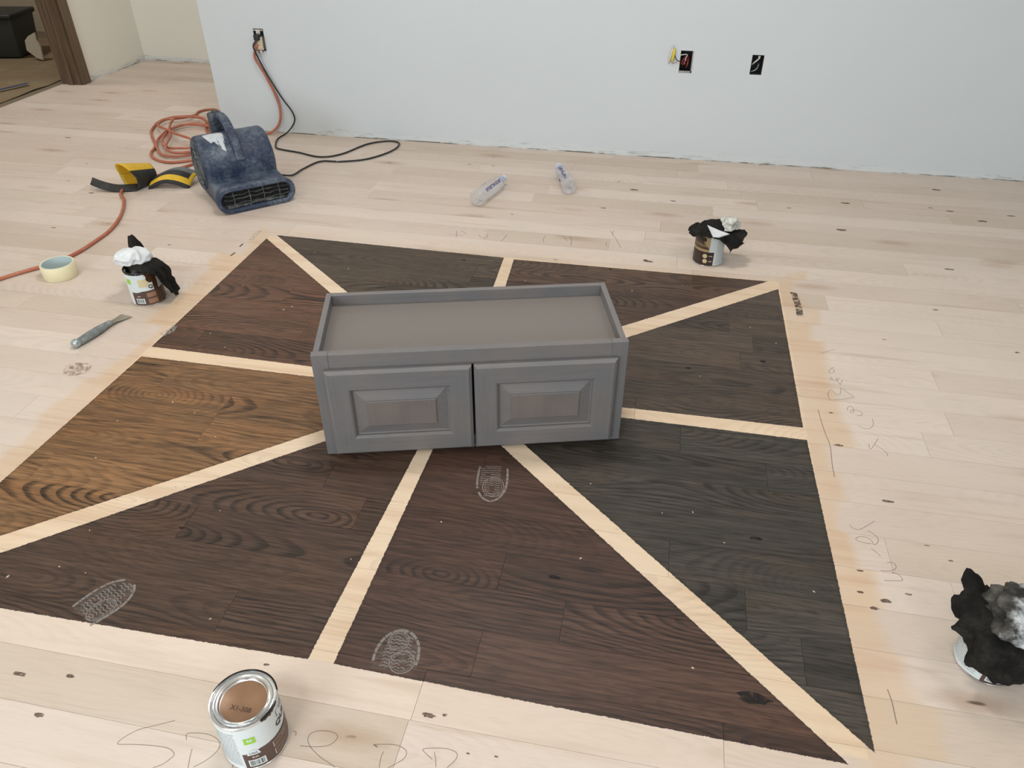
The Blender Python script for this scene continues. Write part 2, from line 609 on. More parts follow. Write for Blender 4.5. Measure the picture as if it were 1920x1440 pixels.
M['wall'] = wall_mat('painted_drywall', lin(208, 213, 216))
M['wall_cream'] = wall_mat('cream_drywall', lin(241, 236, 224))
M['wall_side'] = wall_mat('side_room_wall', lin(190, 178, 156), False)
M['ceiling'] = plain('ceiling_white', lin(225, 224, 220), 0.8, var=0.02)
M['gypsum'] = plain('gypsum_edge', lin(190, 188, 180), 0.9, var=0.1)
M['brown_trim'] = None

HOLES = [(-2.096, -2.040, 0.415, 0.520), (0.041, 0.099, 0.408, 0.505), (0.363, 0.416, 0.414, 0.500)]
YW = 3.83
def wall_with_holes():
    bm = bmesh.new()
    xs = sorted([-2.375, 3.2] + [h[0] for h in HOLES] + [h[1] for h in HOLES])
    zs = sorted([0.0, 2.6] + [h[2] for h in HOLES] + [h[3] for h in HOLES])
    def hole(x, z):
        return any(h[0] < x < h[1] and h[2] < z < h[3] for h in HOLES)
    V = {}
    def v(x, y, z):
        key = (round(x, 5), round(y, 5), round(z, 5))
        if key not in V:
            V[key] = bm.verts.new((x, y, z))
        return V[key]
    for i in range(len(xs) - 1):
        for j in range(len(zs) - 1):
            xa, xb, za, zb = xs[i], xs[i + 1], zs[j], zs[j + 1]
            if hole((xa + xb) / 2, (za + zb) / 2):
                continue
            bm.faces.new((v(xa, YW, za), v(xb, YW, za), v(xb, YW, zb), v(xa, YW, zb)))
    # back face and ends
    yb = YW + 0.12
    bm.faces.new((v(-2.375, yb, 0), v(-2.375, yb, 2.6), v(3.2, yb, 2.6), v(3.2, yb, 0)))
    for x in (-2.375, 3.2):
        zz = [0.0] + [z for z in zs if 0 < z < 2.6] + [2.6]
        vv = [v(x, YW, z) for z in zz]
        bm.faces.new(vv + [v(x, yb, 2.6), v(x, yb, 0)])
    for (xa, xb, za, zb) in HOLES:
        yi = YW + 0.014
        f = [(xa, za), (xb, za), (xb, zb), (xa, zb)]
        for a, b in zip(f, f[1:] + f[:1]):
            q = bm.faces.new((v(a[0], YW, a[1]), v(b[0], YW, b[1]), v(b[0], yi, b[1]), v(a[0], yi, a[1])))
            q.material_index = 1
    me = bpy.data.meshes.new('wall_back')
    bm.to_mesh(me)
    bm.free()
    return link('wall_back', me, [M['wall'], M['gypsum']])
struct(wall_with_holes(), 'pale grey drywall with three outlet openings')

def slab(name, x0, x1, y0, y1, z0, z1, m, label=None):
    return struct(obj(name, bbox(x0, x1, y0, y1, z0, z1), m), label)
XL = -3.74
slab('wall_return', -2.375, -2.255, YW + 0.12, 5.21, 0, 2.6, M['wall'])
slab('wall_far', -3.88, -2.255, 5.21, 5.33, 0, 2.6, M['wall_cream'], 'cream wall at the end of the alcove')
slab('wall_left', -3.88, XL, 4.515, 5.21, 0, 2.6, M['wall_cream'], 'cream wall beside the brown door frame')
slab('wall_left_near', -3.88, XL, -3.0, 3.36, 0, 2.6, M['wall_cream'])
slab('wall_left_header', -3.88, XL, 3.36, 4.515, 2.1, 2.6, M['wall_cream'])
slab('wall_right', 3.2, 3.32, -3.0, YW + 0.12, 0, 2.6, M['wall'])
# wall behind the camera with its two window openings
for i, (xa, xb, za, zb) in enumerate([(-3.88, -2.65, 0, 2.6), (-1.15, 0.55, 0, 2.6), (2.05, 3.32, 0, 2.6), (-2.65, -1.15, 0, 0.8), (-2.65, -1.15, 2.1, 2.6), (0.55, 2.05, 0, 0.8), (0.55, 2.05, 2.1, 2.6)]):
    slab('wall_front', xa, xb, -3.12, -3.0, za, zb, M['wall'])
slab('ceiling', -6.6, 3.32, -3.12, 6.1, 2.6, 2.7, M['ceiling'])

# brown door frame
def trim_mat():
    k = NT('brown_stained_trim')
    tc = k.n('ShaderNodeTexCoord').outputs['Object']
    x, y, z = k.sep(tc)
    a = k.noise(k.xyz(k.mul(x, 60.0), k.mul(y, 60.0), k.mul(z, 3.0)), 1.0, 4.0, 0.6)
    k.base(k.mix(k.step(a, 0.35, 0.7), lin(92, 73, 57), lin(118, 97, 77)))
    k.rough(0.55)
    return k.m
M['brown_trim'] = trim_mat()
door = struct(obj('door_1', bbox(-3.882, XL, 4.495, 4.515, 0, 2.1), M['brown_trim']), 'brown wooden door frame without a door')
obj('door_jamb', bbox(-3.882, XL, 3.36, 3.38, 0, 2.1), M['brown_trim'], door)
obj('door_head', bbox(-3.882, XL, 3.36, 4.515, 2.08, 2.1), M['brown_trim'], door)
obj('door_stop', bbox(-3.83, -3.79, 4.480, 4.495, 0, 2.1, 0.002), M['brown_trim'], door)
obj('casing', bbox(XL, XL + 0.018, 4.500, 4.575, 0, 2.16, 0.003), M['brown_trim'], door)
obj('casing', bbox(XL, XL + 0.018, 3.30, 3.375, 0, 2.16, 0.003), M['brown_trim'], door)
obj('casing', bbox(XL, XL + 0.018, 3.375, 4.500, 2.085, 2.16, 0.003), M['brown_trim'], door)

# the dim room beyond the door
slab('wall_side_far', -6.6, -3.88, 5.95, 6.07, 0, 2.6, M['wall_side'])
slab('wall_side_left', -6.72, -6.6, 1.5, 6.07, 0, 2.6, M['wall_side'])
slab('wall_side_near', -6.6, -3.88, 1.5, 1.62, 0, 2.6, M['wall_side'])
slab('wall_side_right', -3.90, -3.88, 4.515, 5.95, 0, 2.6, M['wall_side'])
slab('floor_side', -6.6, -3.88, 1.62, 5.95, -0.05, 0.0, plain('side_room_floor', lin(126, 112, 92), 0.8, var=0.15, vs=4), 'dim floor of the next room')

# ceiling lamps, with the two added for the alcove and the next room
M['lamp_metal'] = plain('lamp_ring_white', lin(235, 235, 232), 0.4)
kk = NT('lamp_lens')
kk.base((0.9, 0.9, 0.85, 1))
kk.put(kk.b.inputs['Emission Color'], (1.0, 0.93, 0.83, 1))
kk.put(kk.b.inputs['Emission Strength'], 4.0)
for lx, ly in LAMPS:
    t = thing('ceiling_lamp', 'unseen round white lamp added to brighten the alcove' if ly > 4.3 else ('unseen round white lamp added to brighten the next room' if lx < -4 else 'round white ceiling lamp of the main room'), 'lamp', (lx, ly, 2.6), 0, 'ceiling lamps')
    b = bmesh.new()
    lathe(b, [(0.255, 0), (0.275, 0), (0.275, -0.02), (0.255, -0.02), (0.255, 0)], 40)
    obj('ring', b, M['lamp_metal'], t, auto=40)
    b = bmesh.new()
    lathe(b, [(0, -0.012), (0.255, -0.012), (0.255, -0.008), (0, -0.008)], 40)
    obj('lens', b, kk.m, t)
# window frames behind the camera
for wn, xa in ((1, -2.65), (2, 0.55)):
    b = bmesh.new()
    for q in ((xa, xa + 0.05, 0.8, 2.1), (xa + 1.45, xa + 1.5, 0.8, 2.1), (xa + 0.05, xa + 1.45, 0.8, 0.85), (xa + 0.05, xa + 1.45, 2.05, 2.1)):
        box(b, q[0], q[1], -3.09, -3.0, q[2], q[3])
    struct(obj('window_%d' % wn, b, M['lamp_metal']))

# ------------------------------------------------------------------ grey wall cabinet
def grey_wood(name, axis, c, c2):
    k = NT(name)
    tc = k.n('ShaderNodeTexCoord').outputs['Object']
    s = [140.0, 140.0, 140.0]
    s[axis] = 5.0
    x, y, z = k.sep(tc)
    v = k.xyz(k.mul(x, s[0]), k.mul(y, s[1]), k.mul(z, s[2]))
    a = k.noise(v, 1.0, 4.0, 0.6)
    b = k.noise(tc, 7.0, 3.0)
    cc = k.mix(k.step(b, 0.3, 0.7), c, c2)
    k.base(k.scale(cc, k.math('MULTIPLY_ADD', a, 0.34, 0.83)))
    k.rough(0.42)
    k.b.inputs['Specular IOR Level'].default_value = 0.4
    return k.m
GA, GB = lin(112, 110, 111), lin(121, 114, 111)
M['cab_h'] = grey_wood('grey_stain_grain_across', 0, GA, GB)
M['cab_v'] = grey_wood('grey_stain_grain_up', 2, GA, GB)
M['cab_d'] = grey_wood('grey_stain_grain_deep', 1, GA, GB)
M['cab_field'] = grey_wood('grey_brown_panel_field', 2, lin(110, 103, 100), lin(122, 111, 105))
M['cab_top'] = plain('grey_stained_panel', lin(118, 111, 106), 0.5, var=0.10, vs=160)
M['cab_in'] = plain('cabinet_inside', lin(150, 130, 100), 0.6)
cab = thing('wall_cabinet', 'grey stained two-door cabinet standing on the stain samples', 'cabinet', (-0.754, 1.3667, 0.0003), R(16.0))
CW, CD, CH = 0.762, 0.305, 0.305
FT = 0.019
obj('side_panel', bbox(0.004, 0.018, FT, CD, 0, CH, 0.0008), M['cab_d'], cab)
obj('side_panel', bbox(CW - 0.018, CW - 0.004, FT, CD, 0, CH, 0.0008), M['cab_d'], cab)
obj('back_rail', bbox(0.018, CW - 0.018, CD - 0.016, CD, CH - 0.07, CH, 0.0008), M['cab_h'], cab)
obj('back_panel', bbox(0.018, CW - 0.018, CD - 0.016, CD - 0.004, 0.0, CH - 0.07), M['cab_top'], cab)
obj('top_panel', bbox(0.018, CW - 0.018, FT, CD - 0.016, CH - 0.042, CH - 0.030), M['cab_top'], cab)
obj('bottom_panel', bbox(0.018, CW - 0.018, FT, CD - 0.016, 0.018, 0.030), M['cab_in'], cab)
obj('face_frame_stile', bbox(0, 0.04, 0, FT, 0, CH, 0.001), M['cab_v'], cab)
obj('face_frame_stile', bbox(CW - 0.04, CW, 0, FT, 0, CH, 0.001), M['cab_v'], cab)
obj('face_frame_rail', bbox(0.04, CW - 0.04, 0, FT, CH - 0.045, CH - 0.0006, 0.001), M['cab_h'], cab)
obj('face_frame_rail', bbox(0.04, CW - 0.04, 0, FT, 0.0006, 0.04, 0.001), M['cab_h'], cab)

def make_door(x0):
    """frame-and-raised-panel door hung on the front of the face frame"""
    W_, H_, T_ = 0.352, 0.256, 0.019
    z0 = 0.010
    st = 0.056
    def rects(prof, mi_pair, closed_centre):
        bm = bmesh.new()
        rings = []
        for ins, dep in prof:
            rings.append([bm.verts.new(p) for p in ((ins, -T_ + dep, ins), (W_ - ins, -T_ + dep, ins), (W_ - ins, -T_ + dep, H_ - ins), (ins, -T_ + dep, H_ - ins))])
        for a, b in zip(rings, rings[1:]):
            for i in range(4):
                j = (i + 1) % 4
                bm.faces.new((a[i], a[j], b[j], b[i])).material_index = mi_pair[i % 2]
        if closed_centre:
            bm.faces.new(rings[-1]).material_index = mi_pair[1]
        return bm, rings
    prof = [(0.0, T_ - 0.001), (0.0, 0.0075), (0.0015, 0.005), (0.0055, 0.0022), (0.0075, 0.0), (st - 0.004, 0.0), (st - 0.001, 0.0012), (st + 0.0025, 0.0050), (st + 0.0025, 0.0145)]
    bm, rg = rects(prof, (0, 1), False)
    bm.faces.new(rg[0])
    d = obj('door', bm, [M['cab_h'], M['cab_v']], cab)
    d.location = (x0, -0.0005, z0)
    prof2 = [(st + 0.0022, 0.0135), (st + 0.0022, 0.0105), (st + 0.006, 0.0118), (st + 0.009, 0.0112), (st + 0.034, 0.0034), (st + 0.0346, 0.0004), (st + 0.0360, -0.0004)]
    bm, rg = rects(prof2, (0, 0), True)
    for f in bm.faces:
        if set(f.verts) == set(rg[-1]):
            f.material_index = 1
    bm.faces.new(rg[0])
    obj('raised_panel', bm, [M['cab_h'], M['cab_field']], d)
make_door(0.0265)
make_door(0.3835)

# ------------------------------------------------------------------ stain cans
M['tin'] = plain('bright_tin', (0.72, 0.73, 0.74, 1), 0.22, 1.0)
M['lid_gold'] = plain('brown_lacquered_lid', lin(138, 104, 78), 0.38, 0.25, var=0.18, vs=60)
M['paper_white'] = plain('label_white', lin(216, 224, 226), 0.42)
M['label_brown'] = plain('label_brown', lin(84, 62, 55), 0.42, var=0.06, vs=50)
M['label_dark'] = plain('label_dark_brown', lin(52, 38, 36), 0.42)
M['label_tan'] = plain('label_wood_swatch', lin(150, 112, 92), 0.42, var=0.1, vs=90)
M['label_swatch'] = plain('label_walnut_swatch', lin(108, 84, 72), 0.42, var=0.1, vs=90)
M['label_gold'] = plain('label_gold', lin(176, 152, 112), 0.42, var=0.1, vs=60)
M['label_cream'] = plain('label_cream', lin(214, 200, 160), 0.42)
M['green'] = plain('label_green', lin(150, 202, 70), 0.42)
M['ink'] = plain('label_ink', lin(34, 32, 34), 0.45)
M['ink_grey'] = plain('label_grey_print', lin(158, 164, 168), 0.45)
M['ink_pale'] = plain('label_pale_print', lin(222, 206, 188), 0.45)
M['drip'] = plain('wet_dark_stain', lin(24, 18, 15), 0.14)
M['drip_brown'] = plain('dried_brown_stain', lin(70, 44, 28), 0.25)
CR, CHT = 0.054, 0.124

def can(label, loc, face_deg, lid=True):
    t = thing('stain_can', label, 'can', (loc[0], loc[1], 0.0003), R(face_deg), 'cans of wood stain')
    b = bmesh.new()
    r = CR
    if lid:
        prof = [(0, 0.003), (r - 0.003, 0.003), (r - 0.001, 0.0), (r + 0.0012, 0.0004), (r + 0.0012, 0.0032), (r, 0.004), (r, CHT - 0.005), (r + 0.0014, CHT - 0.0042), (r + 0.0016, CHT - 0.001), (r + 0.0006, CHT), (r - 0.001, CHT - 0.0004), (r - 0.0018, CHT - 0.004), (r - 0.0050, CHT - 0.0042)]
    else:
        prof = [(0, 0.003), (r - 0.003, 0.003), (r - 0.001, 0.0), (r + 0.0012, 0.0004), (r + 0.0012, 0.0032), (r, 0.004), (r, CHT - 0.005), (r + 0.0014, CHT - 0.0042), (r + 0.0016, CHT - 0.001), (r + 0.0006, CHT), (r - 0.001, CHT - 0.0004), (r - 0.0018, CHT - 0.005), (r - 0.0080, CHT - 0.0052), (r - 0.0082, CHT - 0.012), (r - 0.0008, CHT - 0.0125), (r - 0.0008, 0.07), (0, 0.07)]
    lathe(b, prof, 64)
    body = obj('can_body', b, M['tin'], t, auto=35)
    if lid:
        b = bmesh.new()
        lathe(b, [(r - 0.0052, CHT - 0.006), (r - 0.0054, CHT - 0.0022), (r - 0.0066, CHT - 0.0008), (r - 0.0084, CHT - 0.0012), (r - 0.0100, CHT - 0.0028), (r - 0.0112, CHT - 0.0030), (r - 0.0122, CHT - 0.0014), (r - 0.0132, CHT - 0.0018), (r - 0.0146, CHT - 0.0066), (r - 0.0156, CHT - 0.0072), (0.0, CHT - 0.0070)], 64, mats=[0] * 9 + [1])
        obj('lid', b, [M['tin'], M['lid_gold']], t, auto=50)
    return t

def barcode(t, r, a_c, z0, z1, half):
    b = bmesh.new()
    cpatch(b, r, a_c - half, a_c + half, z0, z1, n=6)
    q = obj('barcode', b, M['paper_white'], t)
    b = bmesh.new()
    g = random.Random(5)
    a = a_c - half * 0.82
    while a < a_c + half * 0.8:
        w = g.choice([0.5, 0.9, 1.5]) * half * 0.05
        cpatch(b, r + 0.0002, a, a + w, z0 + (z1 - z0) * 0.14, z1 - (z1 - z0) * 0.12, n=1)
        a += w + g.choice([0.5, 0.9, 1.4]) * half * 0.06
    obj('barcode_lines', b, M['ink'], q)
    return q

def print_lines(name, r, a0, a1, z0, z1, n, m, t, seed=1):
    b = bmesh.new()
    g = random.Random(seed)
    for i in range(n):
        z = z0 + (z1 - z0) * (i + 0.5) / n
        h = (z1 - z0) / n * 0.32
        a = a0
        while a < a1 - R(1):
            w = g.uniform(R(3), R(9))
            cpatch(b, r, a, min(a + w, a1), z - h / 2, z + h / 2, n=2)
            a += w + R(1.2)
    return obj(name, b, m, t)

# In can space angle 0 faces the viewer side; positive angles run round to the right.
RL = CR + 0.0003
RP = CR + 0.0006
# can with its lid on, beside the lowest stain samples
c1 = can('closed stain can with brown lid and black drips on its rim', (-0.580, 0.622), -58)
b = bmesh.new(); cpatch(b, RL, R(-178), R(178), 0.0045, 0.1185, n=72); obj('label', b, M['paper_white'], c1, smooth=True)
b = bmesh.new(); cpatch(b, RP, R(-22), R(140), 0.0047, 0.05, n=34, top=lambda t: 0.047 + 0.008 * min(1, max(0, (t - 0.10) / 0.10))); obj('label_band', b, M['label_brown'], c1, smooth=True)
print_lines('small_print', RP, R(-70), R(-26), 0.012, 0.108, 17, M['ink_grey'], c1)
barcode(c1, RP + 0.0003, R(0), 0.010, 0.029, R(15))
wrap_text('lettering', 'B-N', 0.006, RP + 0.0003, R(-1), 0.0365, M['ink_pale'], c1, 0.0002)
b = bmesh.new(); cpatch(b, RP + 0.0002, R(-14), R(10), 0.0435, 0.056, n=8, top=lambda t: 0.0435 + 0.0135 * math.sqrt(max(0, 1 - (2 * t - 1) ** 2))); obj('label_tab', b, M['paper_white'], c1)
wrap_text('lettering', 'USA', 0.0065, RP + 0.0004, R(-2), 0.0485, M['ink'], c1, 0.0001, 1.2)
b = bmesh.new(); cpatch(b, RP, R(-12), R(8), 0.076, 0.093, n=6); g_ = obj('logo', b, M['green'], c1)
b = bmesh.new(); cpatch(b, RP + 0.0003, R(-6), R(2), 0.083, 0.091, n=4, top=lambda t: 0.085 + 0.005 * abs(math.cos(PI * t)) ** 0.5); obj('logo_mark', b, M['paper_white'], g_)
for za, zb in ((0.033, 0.049), (0.011, 0.027)):
    b = bmesh.new(); cpatch(b, RP + 0.0003, R(33), R(96), za, zb, n=12); q = obj('wood_swatch', b, M['label_swatch'], c1)
    b = bmesh.new()
    cpatch(b, RP + 0.0006, R(33), R(34.2), za, zb, n=1)
    cpatch(b, RP + 0.0006, R(33), R(96), za, za + 0.0007, n=12)
    cpatch(b, RP + 0.0006, R(33), R(96), zb - 0.0007, zb, n=12)
    obj('swatch_outline', b, M['ink_pale'], q)
wrap_text('lettering', '117', 0.008, RP + 0.0007, R(60), 0.041, M['ink_pale'], c1)
wrap_text('lettering', 'QUICK', 0.018, RP + 0.0003, R(80), 0.076, M['ink'], c1, 0.0006, 1.05)
b = bmesh.new()
cpatch(b, RP + 0.0003, R(57), R(58.2), 0.090, 0.106, n=1)
cpatch(b, RP + 0.0003, R(57), R(105), 0.1053, 0.106, n=10)
cpatch(b, RP + 0.0003, R(57), R(62), 0.090, 0.0907, n=2)
cpatch(b, RP + 0.0003, R(70), R(90), 0.096, 0.099, n=4)
obj('label_frame', b, M['ink'], c1)
me = text_mesh('X1-308', 0.012, 0.0002)
for v in me.vertices:
    a = R(58)
    x, y = v.co.x + 0.002, v.co.y - 0.014
    v.co = Vector((x * math.cos(a) - y * math.sin(a), x * math.sin(a) + y * math.cos(a), CHT - 0.0067))
link('stamped_code', me, plain('stamp_ink', lin(78, 52, 36), 0.5), c1)
# black stain smeared along the rim
b = bmesh.new()
g = random.Random(3)
def rim_smear(b, a0, a1, drop):
    n = int((a1 - a0) / R(2.5))
    rows = []
    for i in range(n + 1):
        a = a0 + (a1 - a0) * i / n
        e = math.sin(PI * i / n) ** 0.5
        dz = drop * e * (0.45 + 0.8 * g.random())
        pts = [(CR - 0.0012 * e, CHT + 0.0004), (CR + 0.0010, CHT + 0.0009), (CR + 0.0024, CHT - 0.0006), (CR + 0.0024, CHT - 0.0035), (CR + 0.0012, CHT - 0.005 - dz)]
        rows.append([b.verts.new((q[0] * math.cos(a), q[0] * math.sin(a), q[1])) for q in pts])
    for p, q in zip(rows, rows[1:]):
        for i in range(4):
            b.faces.new((p[i], p[i + 1], q[i + 1], q[i]))
rim_smear(b, R(88), R(235), 0.004)
rim_smear(b, R(25), R(66), 0.005)
obj('stain_drip', b, M['drip'], c1, smooth=True)

# can with a rag, beside the masking tape
c2 = can('open stain can with dark runs beside the masking tape roll', (-1.676, 2.018), -50, lid=False)
b = bmesh.new(); cpatch(b, RL, R(-178), R(178), 0.0045, 0.1185, n=72); obj('label', b, M['paper_white'], c2, smooth=True)
b = bmesh.new(); cpatch(b, RP, R(-58), R(150), 0.0047, 0.05, n=40, top=lambda t: 0.052 + 0.005 * min(1, max(0, (t - 0.1) / 0.1))); obj('label_band', b, M['label_brown'], c2, smooth=True)
barcode(c2, RP + 0.0003, R(-32), 0.011, 0.030, R(15))
wrap_text('lettering', 'B-N', 0.006, RP + 0.0003, R(-34), 0.038, M['ink_pale'], c2, 0.0002)
for za, zb in ((0.033, 0.050), (0.010, 0.027)):
    b = bmesh.new(); cpatch(b, RP + 0.0003, R(-6), R(28), za, zb, n=8); obj('wood_swatch', b, M['label_tan'], c2)
wrap_text('lettering', 'Q', 0.018, RP + 0.0003, R(14), 0.070, M['ink'], c2, 0.0006)
b = bmesh.new(); cpatch(b, RP, R(-72), R(-50), 0.082, 0.100, n=6); obj('logo', b, M['green'], c2)
b = bmesh.new(); cpatch(b, RP, R(-24), R(10), 0.072, 0.100, n=8); obj('label_cream_patch', b, M['label_cream'], c2)
def runs(t, lst, m):
    b = bmesh.new()
    for a, w, z_end in lst:
        n = 10
        L = []
        for i in range(n + 1):
            s = i / n
            z = CHT - 0.006 + (z_end - (CHT - 0.006)) * s
            ww = w * (1.0 - 0.45 * s + 0.12 * math.sin(9 * s + a * 7))
            if i == n:
                ww *= 0.35
            L.append([b.verts.new(((RP + 0.0009) * math.cos(a + q * ww), (RP + 0.0009) * math.sin(a + q * ww), z)) for q in (-1, 0, 1)])
        for p, q in zip(L, L[1:]):
            for i in range(2):
                b.faces.new((p[i], p[i + 1], q[i + 1], q[i]))
    obj('stain_run', b, m, t, smooth=True)
runs(c2, [(R(32), R(10), 0.008), (R(18), R(16), 0.085)], M['drip_brown'])
b = bmesh.new(); rim_smear(b, R(-150), R(20), 0.003); obj('stain_drip', b, M['drip'], c2, smooth=True)
b = bmesh.new(); rim_smear(b, R(20), R(215), 0.003); obj('stain_drip', b, M['drip'], c2, smooth=True)

# can with a rag, between the samples and the back wall
c3 = can('stain can with round badges near the back wall', (0.2205, 2.700), -94, lid=False)
b = bmesh.new(); cpatch(b, RL, R(-178), R(178), 0.0045, 0.1185, n=72); obj('label', b, M['paper_white'], c3, smooth=True)
b = bmesh.new(); cpatch(b, RP, R(-170), R(22), 0.0047, 0.058, n=40); obj('label_band', b, M['label_dark'], c3, smooth=True)
b = bmesh.new(); cpatch(b, RP, R(-170), R(2), 0.058, 0.1183, n=36); obj('label_gold_field', b, M['label_gold'], c3, smooth=True)
b = bmesh.new(); cpatch(b, RP + 0.0002, R(-170), R(0), 0.068, 0.118, n=34, top=lambda t: 0.117 - 0.046 * max(0, (t - 0.72) / 0.28) ** 1.2); obj('label_brown_field', b, M['label_brown'], c3, smooth=True)
b = bmesh.new(); cpatch(b, RP + 0.0004, R(-75), R(-14), 0.098, 0.113, n=12); obj('label_plate', b, M['label_dark'], c3)
wrap_text('lettering', 'TEXCOLOR', 0.014, RP + 0.0006, R(-44), 0.082, M['label_gold'], c3, 0.0004)
print_lines('small_print', RP + 0.0003, R(-80), R(-30), 0.014, 0.050, 5, plain('label_faded_print', lin(96, 72, 64), 0.45), c3, 4)
for i, (a, z) in enumerate(((-12, 0.042), (-10, 0.022))):
    b = bmesh.new()
    n = 16
    ctr = b.verts.new(((RP + 0.0004) * math.cos(R(a)), (RP + 0.0004) * math.sin(R(a)), z))
    ring = []
    for k_ in range(n):
        aa = R(a) + 0.0085 * math.cos(2 * PI * k_ / n) / CR
        ring.append(b.verts.new(((RP + 0.0004) * math.cos(aa), (RP + 0.0004) * math.sin(aa), z + 0.0085 * math.sin(2 * PI * k_ / n))))
    for k_ in range(n):
        b.faces.new((ctr, ring[k_], ring[(k_ + 1) % n]))
    obj('badge', b, M['label_cream'], c3)
wrap_text('lettering', '2 HR', 0.006, RP + 0.0004, R(10), 0.043, M['ink_pale'], c3, 0.0003)
wrap_text('lettering', 'DRY', 0.006, RP + 0.0004, R(11), 0.022, M['ink_pale'], c3, 0.0003)
print_lines('small_print', RP, R(32), R(88), 0.010, 0.112, 17, M['ink_grey'], c3, 9)

# can mostly hidden under a big rag
c4 = can('stain can almost hidden under a large stiff black rag', (0.727, 1.040), -125, lid=False)
b = bmesh.new(); cpatch(b, RL, R(-178), R(178), 0.0045, 0.1185, n=72); obj('label', b, M['paper_white'], c4, smooth=True)
b = bmesh.new(); cpatch(b, RP, R(8), R(150), 0.0047, 0.055, n=30); obj('label_band', b, M['label_brown'], c4, smooth=True)
barcode(c4, RP + 0.0003, R(30), 0.010, 0.030, R(15))
print_lines('small_print', RP, R(-86), R(-4), 0.010, 0.108, 18, M['ink_grey'], c4, 6)

# ------------------------------------------------------------------ rags
M['rag_black'] = dusty('black_cloth', lin(22, 21, 20), lin(52, 48, 43), 0.85, 0.7, 25, 0.2)
M['rag_grey'] = dusty('dusty_black_cloth', lin(38, 36, 33), lin(120, 116, 108), 0.85, 0.75, 16, 0.2)
M['rag_white'] = dusty('white_cloth', lin(226, 228, 230), lin(176, 176, 176), 0.8, 0.5, 40, 0.3)
def half_white():
    k = NT('half_stained_cloth')
    tc = k.n('ShaderNodeTexCoord').outputs['Object']
    x, y, z = k.sep(tc)
    n1 = k.noise(tc, 26.0, 4.0, 0.65)
    f = k.step(k.add(k.mul(x, 14.0), k.mul(k.sub(n1, 0.5), 1.6)), -0.60, 0.0)
    k.base(k.mix(f, k.mix(k.step(n1, 0.35, 0.75), lin(34, 32, 30), lin(104, 100, 93)), lin(218, 222, 224)))
    k.rough(0.85)
    return k.m
M['rag_half'] = half_white()
M['rag_soiled'] = dusty('soiled_white_cloth', lin(214, 212, 204), lin(70, 66, 60), 0.8, 0.8, 28, 0.3)

def lerp_ctrl(ctrl, d):
    """periodic interpolation of (degree, values...)"""
    n = len(ctrl)
    d = (d + 180) % 360 - 180
    for i in range(n):
        a = ctrl[i]
        b = ctrl[(i + 1) % n]
        da = a[0]
        db = b[0] + (360 if i == n - 1 else 0)
        dd = d + (360 if d < ctrl[0][0] else 0)
        if da <= dd <= db:
            t = (dd - da) / (db - da) if db > da else 0
            t = t * t * (3 - 2 * t)
            return [x + (y - x) * t for x, y in zip(a[1:], b[1:])]
    return list(ctrl[0][1:])

def rag(name, label, cat, loc, face, ctrl, hump, amp, seed, m, group, rim=CR + 0.003, zc=CHT, fq=26.0, tilt=(0, 0), thick=0.0014, zmin=0.004):
    bm = bmesh.new()
    NA, NS = 110, 34
    rows = []
    so = Vector((seed * 13.7, seed * 7.1, seed * 3.3))
    for j in range(NS + 1):
        s = j / NS
        row = []
        for i in range(NA):
            d = -180 + 360.0 * i / NA
            L, dl = lerp_ctrl(ctrl, d)
            jag = mnoise.noise(Vector((d * 0.09, seed, 0))) * 0.10 + mnoise.noise(Vector((d * 0.31, seed + 5, 0))) * 0.05
            L *= 1 + jag
            l = s * L
            if l < rim:
                r = l
                z = zc + hump * (1 - (l / rim) ** 2)
            else:
                e = l - rim
                k_ = min(1, e / 0.018)
                ang = R(dl) * k_
                r = rim + e * math.cos(ang)
                z = zc - e * math.sin(ang)
            a = R(face + d)
            p = Vector((r * math.cos(a), r * math.sin(a), z))
            n1 = mnoise.noise(p * fq + so)
            n2 = mnoise.noise(p * fq * 2.3 + so * 2)
            crease = (1 - abs(n1) * 2.2) * 0.7 + (1 - abs(n2) * 2.0) * 0.35 - 0.6
            if l > rim:
                fold = math.sin(R(d) * 9 + seed + 3 * n1)
                q = amp * (crease + 0.5 * fold) * min(1, (l - rim) / 0.02)
                out = max(0.0, q + amp * 0.8)
                p += Vector((math.cos(a), math.sin(a), 0)) * out * math.sin(R(max(0, dl))) + Vector((0, 0, 1)) * q * math.cos(R(dl))
            else:
                p.z += amp * max(crease, -0.1) * 1.3
            p.z += p.x * tilt[0] + p.y * tilt[1]
            p.z = max(p.z, zmin)
            row.append(p)
            if j == 0:
                break
        rows.append(row)
    vr = [[bm.verts.new(p) for p in row] for row in rows]
    for j in range(NS):
        for i in range(NA):
            k_ = (i + 1) % NA
            if j == 0:
                bm.faces.new((vr[0][0], vr[1][i], vr[1][k_]))
            else:
                bm.faces.new((vr[j][i], vr[j + 1][i], vr[j + 1][k_], vr[j][k_]))
    o = obj(name, bm, m, None, smooth=True)
    o.location = (loc[0], loc[1], 0)
    md = o.modifiers.new('thickness', 'SOLIDIFY')
    md.thickness = thick
    md.offset = 1
    return tag(o, label, cat, group)

